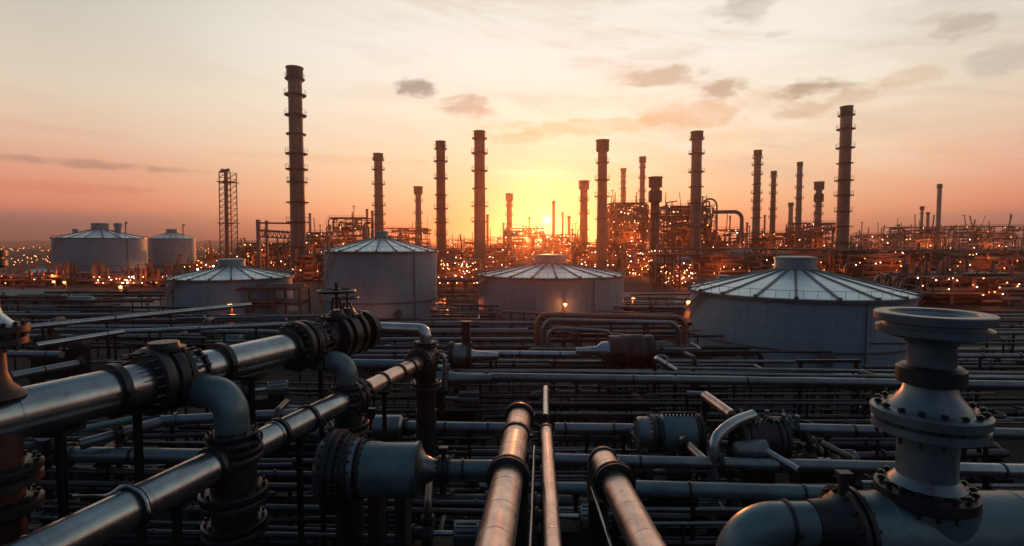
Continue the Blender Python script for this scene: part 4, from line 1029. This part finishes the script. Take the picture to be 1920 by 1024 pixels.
# vertical assembly at the tip of the second pipe
p = b2 + ax2 * .1
V = thing('valve_cluster', 'rounded grey elbow valve cluster at the tip of the second pipe in the middle', 'valve', (p.x, p.y, 0))
flange(V, p, ax2, R2 * 1.7, .25, 14); b = MB(); p2 = p + ax2 * .5
b.lathe((p2.x, p2.y, 0), (0, 0, 1), [(Z2 - 2.4, .36), (Z2 - .5, .42), (Z2, .55), (Z2 + .45, .42), (Z2 + .55, .34)], 28); b.build('valve_body', 'dark_iron', V)
flange(V, (p2.x, p2.y, Z2 + .62), (0, 0, 1), .48, .08, 12)
zt = Z2 + 1.05
elbow_pipe(V, [(p2.x, p2.y, Z2 + .6), (p2.x, p2.y, zt + .12), (p2.x - 2.6, p2.y + 1.2, zt + .02)], .24, .36, 'steel_pipe')
b = MB(); b.lathe((p2.x - 2.1, p2.y + 1.0, zt + .02), (-1, .45, 0), [(0, .26), (.2, .34), (.6, .34), (.9, .2)], 20); b.build('reducer', 'grey_pipe', V)
b = MB(); b.lathe((p2.x, p2.y, 0), (0, 0, 1), [(0, .4), (Z2 - 2, .4)], 20); b.build('riser', 'dark_iron', V)
for k in range(3): b = MB(); b.tube([(p2.x + .3, p2.y, Z2 + .2 - k * .3), (p2.x + .75, p2.y - .2, Z2 + .25 - k * .3), (p2.x + .8, p2.y - .2, Z2 - .8 - k * .2)], .07, 8, bend=.15); b.build('side_pipe', 'steel_pipe', V)
flange(V, (p2.x, p2.y, Z2 - 1.0), (0, 0, 1), .6, .12, 12)
# motor block in the far middle
t, c, r, X0, X1 = barrel('dark finned motor block left of the largest tank, fed by a pale reducer', 1142, 1226, 628, 688, 4.3, m='dark_iron', bands=((1176, 1.06, .25), (1196, 1.04, .2), (1218, 1.06, .2)), name='motor_block', cat='pump motor')
b = MB(); b.lathe((X0 + .05, c.y, c.z), (-1, 0, 0), [(0, r * .62), (.5, r * .6), (.9, r * .3), (1.6, r * .26), (2.4, r * .2)], 28); b.build('reducer', 'steel_pipe', t)
b = MB()
for k in range(26): a = PI * (k / 25); b.box((atY(1186, 512, c.y).x, c.y - math.cos(a) * r * 1.02, c.z + math.sin(a) * r * 1.02), (1.6, .04, .09))
b.build('cooling_fins', 'grey_pipe', t)
rod('short pale pipe slanting down from the motor block towards the main cross pipe', atZ(1228, 672, 4.8), atZ(1266, 695, 4.0), .2, name='short_pipe', m='steel_pipe', clampk=1)
# round grey valve drum with nozzle
t, c, r, X0, X1 = barrel('round grey green valve drum with flanges left of the dark pump block', 1248, 1304, 776, 850, 4.3, m='teal_paint', bands=((1232, 1.0, .18), (1312, 1.0, .16)), ends=(.45, 0))
b = MB(); b.lathe((atY(1198, 512, c.y).x, c.y, c.z), (1, 0, 0), [(0, r * .8), (.1, r * .88), (.55, r * .88), (.6, r * .7)], 30); b.build('end_cap', 'grey_pipe', t)
p0 = atY(1272, 822, c.y - r * .95); p1 = Vector((p0.x + .75, p0.y - 1.3, p0.z - .55))
b = MB(); b.tube([p0 + Vector((0, .4, .1)), p1], .16, 20); b.build('nozzle', 'copper_pipe', t); flange(t, p0.lerp(p1, .2), p1 - p0, .24, .06, 8)
b = MB(); 
for k in range(9): b.cyl((X0 + (X1 - X0) * k / 8, c.y - .1, c.z + r), (X0 + (X1 - X0) * k / 8, c.y - .1, c.z + r + .16), .05, 6)
b.build('bolts', 'dark_iron', t)
# dark pump block with curved suction pipe
t, c, r, X0, X1 = barrel('dark bulky pump block with a curved grey suction pipe right of the round valve drum', 1400, 1462, 784, 862, 4.4, m='dark_iron', bands=((1400, 1.08, .2), (1466, 1.1, .2)), name='pump_block', cat='pump')
elbow_pipe(t, [atY(1412, 778, c.y - .4), atY(1372, 792, c.y - .9), atY(1340, 822, c.y - 1.3), atY(1338, 852, c.y - 1.4), atY(1338, 900, c.y - 1.4)], .2, .5, 'steel_pipe', 'suction_pipe')
b = MB(); b.lathe((atY(1385, 820, c.y).x, c.y - .9, c.z - .1), (1, 0, 0), [(-.6, .1), (-.5, .3), (.3, .42), (.6, .42)], 24); b.build('impeller_case', 'grey_pipe', t)
b = MB(); rr_ = random.Random(5)
for k in range(26): x = rr_.uniform(X0 - .4, X1 + .6); b.cyl((x, c.y + rr_.uniform(-.5, .4), c.z + r * .7), (x, c.y + rr_.uniform(-.5, .4), c.z + r + rr_.uniform(.05, .3)), rr_.choice((.04, .06, .09)), 6)
b.build('top_fittings', 'grey_pipe', t)
p0 = atY(1424, 838, c.y - 1.0); b = MB(); b.tube([p0, p0 + Vector((.9, -1.0, -.45))], .14, 16); b.build('discharge_pipe', 'steel_pipe', t)
rod('copper toned pipe slanting down towards the dark pump block', atZ(1322, 742, 5.6), atZ(1372, 778, 5.4), .2, name='short_pipe', m='copper_pipe', clampk=0)
rod('short level pipe leading left from the copper toned slanting pipe', atZ(1288, 738, 5.6), atZ(1320, 740, 5.6), .12, name='short_pipe', m='grey_pipe')
# teal box behind the drum vessel
t, c, r, X0, X1 = barrel('dim blue barrel between the second pipe and the teal cross pipe', 700, 748, 778, 824, 4.0, m='grey_pipe', ends=(.2, .3))
# lower left elbows
EL = thing('elbow_pipe', 'dark blue elbow pipe under the largest pipe at the left', 'pipe', (*atZ(90, 850, 4).xy, 0)); elbow_pipe(EL, [atZ(82, 812, 5.3), atZ(84, 850, 4.1), atZ(135, 852, 4.05)], .3, .5, 'grey_pipe'); flange(EL, atZ(120, 852, 4.05), (1, 0, 0), .45, .1, 12)
b = MB(); e = atZ(84, 850, 4.1); b.cyl((e.x, e.y, 0), e, .2, 12); b.build('leg', 'dark_iron', EL)
DV = thing('drain_branch', 'slanting pipe with bolted joints seen under the largest pipe', 'pipe', (*atZ(200, 810, 4.8).xy, 0))
b = MB(); b.tube([atZ(150, 834, 4.6), atZ(300, 792, 4.8)], .2, 20); b.build('pipe_body', 'grey_pipe', DV); b = MB(); b.tube([atZ(140, 808, 5.2), atZ(300, 776, 5.3)], .12, 16); b.build('thin_pipe', 'teal_paint', DV)
flange(DV, atZ(222, 812, 4.75), atZ(300, 792, 4.8) - atZ(150, 834, 4.6), .36, .12, 10); b = MB(); e = atZ(222, 812, 4.75); b.cyl((e.x, e.y, 0), e, .12, 10); b.build('leg', 'dark_iron', DV)
# ---- sloping pipes of the upper left
def slope(label, x0, y0, x1, y1, th, z=5.0, m='grey_pipe', cl=(), sup=(), fl=(), name='yard_pipe', group=None):
    a = atZ(x0, y0, z); c_ = atZ(x1, y1, z); r = th / 2 * (a.y + c_.y) / 2 / F
    return pipe(name, label, a, c_, r, m, fl, cl, sup, group)
slope('pale pipe rising from the left edge towards the low left tank', -30, 622, 470, 571, 9, 5.0, 'steel_pipe', cl=(215,), sup=(80, 200, 320))
slope('second pale pipe below it, rising towards the valve on the largest pipe', 68, 648, 232, 622, 10, 5.2, 'steel_pipe', cl=(200,), sup=(120, 215))
slope('pipe passing behind the bonnet of the first valve', 232, 622, 560, 607, 8, 5.2, 'steel_pipe', cl=(375,), sup=(300, 480))
slope('level pipe right behind the left valve column', 18, 664, 116, 665, 13, 4.8, cl=(90,), sup=(60,))
slope('grey pipe just above the largest pipe at the left', 20, 706, 155, 680, 15, 5.2, 'grey_pipe', cl=(82,), fl=(150,), sup=(60, 130))
slope('dark level pipe under the pale rising pipe', 60, 620, 340, 618, 6, 4.2, sup=(100, 280)); slope('thin level pipe near the left column top', 10, 591, 300, 590, 6, 4.0, sup=(60, 250))
slope('long level pipe behind the second valve of the largest pipe', 380, 622, 600, 624, 9, 4.4, sup=(420, 560)); slope('thin pipe in front of the low left tank', 330, 598, 620, 592, 5, 4.0, sup=(400, 560))
slope('thin pipe running in front of the tallest tank', 690, 607, 1010, 606, 8, 3.0, sup=(720, 860, 960)); slope('next pipe down before the tallest tank', 680, 621, 990, 619, 8, 3.0, 'grey_pipe', sup=(720, 850, 960))
slope('third pipe down before the tallest tank', 690, 637, 1000, 636, 8, 3.2, 'grey_pipe', sup=(740, 900)); slope('fourth pipe down before the tallest tank', 690, 660, 830, 660, 8, 3.4, 'grey_pipe', sup=(740,)); 
# pipe loop frame in the far middle
def loop(label, x0, x1, yt, yb0, yb1, y, r, m='unit_pipe'):
    p = lambda px, py: atY(px, py, y); t = thing('pipe_loop', label, 'pipe', (p(x0, yb0).x, y, 0)); b = MB()
    b.tube([Vector((p(x0, yb0).x, y, 0)), p(x0, yt), p(x1, yt + 6), Vector((p(x1, yb1).x, y, 0))], r, 14, bend=.9); b.build('pipe_body', m, t)
    for q in (.25, .5, .75): e = p(x0, yt).lerp(p(x1, yt + 6), q); b = MB(); b.cyl((e.x, e.y, 0), e, .1, 6); b.build('leg', 'dark_iron', t)
loop('outer square pipe loop between the low sunlit tank and the largest tank', 1008, 1284, 590, 660, 680, 50, .28); loop('inner square pipe loop between the low sunlit tank and the largest tank', 1020, 1272, 600, 660, 680, 48, .22, 'grey_pipe')
loop('innermost pipe loop below the low sunlit tank', 1028, 1150, 615, 650, 650, 46, .16, 'grey_pipe'); loop('thin bent pipe in front of the wall of the low sunlit tank', 934, 1030, 583, 610, 610, 62, .14, 'unit_pipe')
# ================================================================== dense bed of dark pipes at low level
rc = random.Random(21); BEDS = []
def bed(n, px_rng, py_rng, z_rng, lab, grp, th=(.06, .22), ms=('black_pipe', 'black_pipe', 'grey_pipe'), slope_=.01, L=(8, 26)):
    for k in range(n):
        px = rc.uniform(*px_rng); py = py_rng[0] + (py_rng[1] - py_rng[0]) * (k + rc.random()) / n; z = rc.uniform(*z_rng); p = atZ(px, py, z)
        l_ = rc.uniform(*L) * max(.6, p.y / 25); r = rc.uniform(*th); ang = rc.gauss(0, slope_); dr = Vector((math.cos(ang), math.sin(ang), 0))
        a, c_ = p - dr * l_ / 2, p + dr * l_ / 2
        t = thing('bed_pipe', lab, 'pipe', (p.x, p.y, 0), grp); b = MB(); pts = [a, c_]; typ = rc.random()
        if typ < .3: pts = [a, c_, c_ - Vector((0, 0, min(z - .1, rc.uniform(.8, 3))))]
        elif typ < .45: pts = [a - Vector((0, 0, min(z - .1, 2))), a, c_, c_ + Vector((0, rc.choice((-2, 2.5)), 0))]
        b.tube(pts, r, 14, bend=r * 2.5, steps=5)
        for q in range(1, 4): b.lathe(a.lerp(c_, q / 4 + rc.uniform(-.05, .05)), dr, [(0, r), (0, r * 1.45), (r * .5, r * 1.45), (r * .5, r)], 14, False)
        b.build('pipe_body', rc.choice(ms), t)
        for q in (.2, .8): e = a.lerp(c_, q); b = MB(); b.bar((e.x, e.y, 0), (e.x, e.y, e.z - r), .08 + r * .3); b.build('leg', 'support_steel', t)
        valve = False
        if rc.random() < .4:
            valve = True; e = a.lerp(c_, rc.uniform(.2, .8)); b = MB(); b.lathe(e - dr * r * 1.6, dr, [(0, r), (.01, r * 1.7), (r * .5, r * 1.7), (r * .6, r * 1.2), (r * 2.6, r * 1.2), (r * 2.7, r * 1.7), (r * 3.2, r * 1.7), (r * 3.25, r)], 16)
            b.cyl(e, e + Vector((0, 0, r * 3.5)), r * .45, 8); b.torus(e + Vector((0, 0, r * 3.5)), (0, 0, 1), r * 1.5, r * .18, 14, 5); b.build('valve', 'dark_iron', t)
        t['_f'] = ('bent down' if typ < .3 else 'hooked' if typ < .45 else 'straight') + (' with a small valve wheel' if valve else ''); BEDS.append((t, lab))
bed(34, (700, 1250), (604, 690), (1.2, 3.2), 'before the two middle tanks', 'thin pipes before the two middle tanks', (.08, .2), slope_=.004)
bed(24, (-20, 560), (586, 650), (1.0, 3.4), 'behind the largest pipe', 'thin pipes behind the largest pipe', (.07, .18), slope_=.03)
bed(30, (860, 1900), (706, 790), (.8, 3.2), 'just below the main cross pipe', 'thin pipes below the main cross pipe', (.05, .13), ('black_pipe', 'black_pipe', 'grey_pipe'), .004)
bed(34, (900, 1950), (790, 1020), (.6, 3.3), 'deep in the right foreground', 'dark pipes deep in the right foreground', (.04, .12), ('black_pipe', 'black_pipe', 'grey_pipe'), .01)
bed(30, (380, 920), (700, 1020), (.5, 3.2), 'deep in the middle foreground', 'dark pipes deep in the middle foreground', (.04, .12), ('black_pipe',), .05)
bed(22, (0, 420), (800, 1020), (.6, 3.6), 'deep in the left foreground', 'dark pipes deep in the left foreground', (.05, .13), ('black_pipe',), .05)
bed(22, (1250, 1960), (694, 712), (2.6, 3.8), 'at the foot of the largest tank', 'thin pipes at the foot of the largest tank', (.05, .1), ('grey_pipe', 'steel_pipe', 'black_pipe'), .003)
# pipes running away from the viewer, under the cross pipes
def away(n, px_rng, py0, py1, z_rng, lab, grp):
    for k in range(n):
        px = px_rng[0] + (px_rng[1] - px_rng[0]) * (k + rc.random()) / n; z = rc.uniform(*z_rng); a = atZ(px, py0, z); c_ = Vector((a.x + rc.uniform(-.6, .6), atZ(px, py1, z).y, z)); r = rc.uniform(.05, .14)
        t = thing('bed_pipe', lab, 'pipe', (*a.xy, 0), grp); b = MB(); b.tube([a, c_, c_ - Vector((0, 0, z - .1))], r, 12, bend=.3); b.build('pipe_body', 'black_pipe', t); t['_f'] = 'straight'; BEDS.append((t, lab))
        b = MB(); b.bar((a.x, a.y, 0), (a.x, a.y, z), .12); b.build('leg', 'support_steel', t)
away(9, (120, 1900), 1000, 780, (.4, 1.6), 'that run away beneath the cross pipes', 'dark pipes running away beneath the cross pipes')
bed(16, (-20, 260), (572, 596), (1.0, 3.0), 'in front of the far left sheds', 'thin pipes before the far left sheds', (.1, .2), slope_=.02, L=(4, 9))
bed(16, (1770, 1990), (580, 690), (1.0, 4.0), 'behind the tall valve column', 'thin pipes behind the valve column', (.08, .2), ('grey_pipe', 'black_pipe'), slope_=.01, L=(5, 12))
bed(12, (820, 1300), (598, 614), (.5, 2.0), 'below the low sunlit tank', 'thin pipes at the foot of the low sunlit tank', (.08, .2), slope_=.006)
bed(26, (380, 1950), (740, 1020), (.3, 2.4), 'low under the cross pipes', 'fat low pipes under the cross pipes', (.14, .34), ('black_pipe', 'black_pipe', 'grey_pipe'), .03, L=(3, 11))
bed(12, (0, 640), (660, 900), (.3, 3.0), 'low under the largest pipe', 'fat low pipes under the largest pipe', (.14, .30), ('black_pipe', 'grey_pipe'), .25, L=(3, 9))
bed(14, (-20, 250), (545, 566), (1.0, 3.5), 'above the far left sheds', 'pipes above the far left sheds', (.12, .25), slope_=.02, L=(3, 7))
bed(12, (1160, 1310), (552, 590), (.5, 2.5), 'on the pale pavement', 'pipes on the pale pavement', (.1, .22), slope_=.1, L=(3, 8))
bed(12, (820, 900), (545, 600), (.5, 4.0), 'between the two middle tanks', 'pipes in the gap between the two middle tanks', (.1, .25), slope_=.02, L=(2, 3.5))
# pumps standing down between the pipes
def pump(label, px, py, z, s=1.0, m='grey_pipe', ang=0.0):
    p = atZ(px, py, z); t = thing('pump', label, 'pump', (p.x, p.y, 0)); dr = Vector((math.cos(ang), math.sin(ang), 0)); b = MB()
    b.lathe(p, dr, [(0, .2 * s), (.05 * s, .34 * s), (.9 * s, .34 * s), (.95 * s, .2 * s)], 24)
    for k in range(12): a = 2 * PI * k / 12; _, u, v = basis(dr); e = (u * math.cos(a) + v * math.sin(a)) * .35 * s; b.bar(p + e + dr * .1 * s, p + e + dr * .85 * s, .02, .07)
    b.build('motor', m, t); q = p - dr * .7 * s
    b = MB(); b.cyl(q, p, .09 * s, 12); b.build('shaft', 'steel_pipe', t)
    b = MB(); b.lathe(q, -dr, [(0, .2 * s), (.05, .42 * s), (.35 * s, .42 * s), (.4 * s, .22 * s), (.75 * s, .2 * s)], 26); b.tube([q - dr * .2 * s, q - dr * .2 * s + Vector((0, 0, .95 * s)), q - dr * .2 * s + Vector((-.2, 1.6, .95 * s))], .15 * s, 14, bend=.3 * s); b.build('casing', 'dark_iron', t)
    flange(t, q - dr * .78 * s, dr, .32 * s, .06, 8); flange(t, q - dr * .2 * s + Vector((0, 0, .55 * s)), (0, 0, 1), .24 * s, .05, 8)
    b = MB(); c0 = (p + q) / 2; b.box((c0.x, c0.y, (p.z - .36 * s) / 2), (2.2 * s, .7 * s, p.z - .36 * s), ang); b.build('plinth', 'support_steel', t)
for a_ in [('dim pump below the farther elbow pipe', 560, 812, 3.0, 1.1, 'grey_pipe', .1), ('dim pump just right of the middle copper toned pipe', 1085, 968, 3.6, .9), ('dim pump low between the cross pipes left of the valve column', 1560, 862, 2.8, 1.1), ('dim pump under the round grey green valve drum', 1250, 880, 3.0, 1.0, 'grey_pipe', .2),
    ('dim pump in the shade below the start of the main cross pipe', 860, 748, 2.6, 1.4), ('dim pump under the right half of the main cross pipe', 1690, 752, 2.6, 1.4), ('dim pump at the lower left behind the second pipe', 240, 890, 3.0, 1.0, 'grey_pipe', .3), ('dim pump in the shade left of the thickest copper toned pipe', 850, 1000, 3.8, .8),
    ('dim pump between the largest pipe and the second pipe', 500, 730, 3.2, 1.3, 'grey_pipe', .4), ('dim pump before the tallest tank', 735, 650, 2.2, 1.8), ('dim pump at the foot of the largest tank', 1330, 700, 2.4, 1.2), ('dim pump behind the left valve column', 130, 640, 3.4, 1.8), ('dim pump below the low left tank', 420, 640, 2.4, 2.0), ('dim pump near the bottom right corner under the header', 1640, 905, 3.2, .9)]: pump(*a_)
# grating walkways and pipe stands down in the bed
def stand(label, px, py, w, h, ang=0):
    p = atZ(px, py, 0.0); t = thing('pipe_stand', label, 'pipe stand', p); b = MB(); ca = Vector((math.cos(ang), math.sin(ang), 0)); 
    for s_ in (-1, 1): b.bar(p + ca * s_ * w / 2, p + ca * s_ * w / 2 + Vector((0, 0, h)), .22)
    b.bar(p - ca * (w / 2 + .3) + Vector((0, 0, h)), p + ca * (w / 2 + .3) + Vector((0, 0, h)), .22); b.bar(p - ca * w / 2 + Vector((0, 0, h * .5)), p + ca * w / 2 + Vector((0, 0, h * .5)), .16); b.build('frame', 'dark_iron', t)
for k, (px, py, w, h, l) in enumerate([(640, 900, 3, 3.6, 'steel stand in the dark below the farther elbow pipe'), (870, 760, 4, 3.6, 'steel stand under the start of the main cross pipe'), (1090, 770, 4, 3.5, 'steel stand below the middle of the main cross pipe'),
    (1550, 770, 4, 3.6, 'steel stand under the main cross pipe left of the valve column'), (270, 790, 4, 4, 'steel stand below the first valve of the largest pipe'), (760, 670, 5, 3, 'steel stand before the tallest tank'), (1120, 700, 4, 3.6, 'steel stand under the dark motor block')]):
    stand(l, px, py, w, h)

ORD = ['nearest', 'second', 'third', 'fourth', 'fifth', 'sixth', 'seventh', 'eighth', 'ninth', 'tenth', 'eleventh', 'twelfth', 'thirteenth', 'fourteenth', 'fifteenth', 'sixteenth', 'seventeenth', 'eighteenth', 'nineteenth', 'twentieth', 'twenty first', 'twenty second']
bk = {}
for t, lab in BEDS:
    f = t['_f']; del t['_f']; bk.setdefault((lab, f), []).append(t)
for (lab, f), L_ in bk.items():
    across = 'run away' in lab
    L_.sort(key=lambda o: o.location.x / o.location.y if across else o.location.y)
    for k, t in enumerate(L_):
        w = ('single' if len(L_) == 1 else (('leftmost' if k == 0 else ORD[k] + ' from left') if across else ('nearest' if k == 0 else ORD[k] + ' nearest')))
        t['label'] = '%s %s %s' % (w, 'straight pipe' if f.startswith('straight') else 'dark', (('' if f.startswith('straight') else f.replace(' with', ' pipe with') + (' ' if 'valve' in f else ' pipe ')) + ('with a valve wheel ' if f.startswith('straight') and 'valve' in f else '')).replace(' with a small', ' with') + lab)
# ------------------------------------------------------------------ far town lights
b = MB(); r_ = random.Random(99)
for k in range(230):
    px = r_.uniform(-30, 1960) if r_.random() < .45 else r_.uniform(-20, 110) if r_.random() < .6 else r_.uniform(370, 560); py = r_.uniform(463, 492) if px > 120 else r_.choice((r_.uniform(463, 470), r_.gauss(483, 6), r_.gauss(486, 5)))
    p = atZ(px, max(462, py), 2.5); rr = p.y / F * r_.choice((.25, .35, .5)); b.sph(p, rr, 5, 3)
tag(b.build('distant_lights', 'bulb_orange'), 'scatter of tiny warm lights of the far town and plant near the horizon', 'distant lights', kind='stuff')
# ------------------------------------------------------------------ haze
hz = MB(); hz.box((0, 2370, 47), (12800, 5000, 96)); 
hm = bpy.data.materials.new('haze'); hm.use_nodes = True; ht = hm.node_tree; ht.nodes.clear()
pv = ht.nodes.new('ShaderNodeVolumePrincipled'); pv.inputs['Density'].default_value = 0.0003; pv.inputs['Color'].default_value = (.92, .62, .52, 1); pv.inputs['Anisotropy'].default_value = .88
ho = ht.nodes.new('ShaderNodeOutputMaterial'); ht.links.new(pv.outputs[0], ho.inputs['Volume'])
MATS['haze'] = hm
if HAZE: tag(hz.build('haze', 'haze'), kind='stuff')
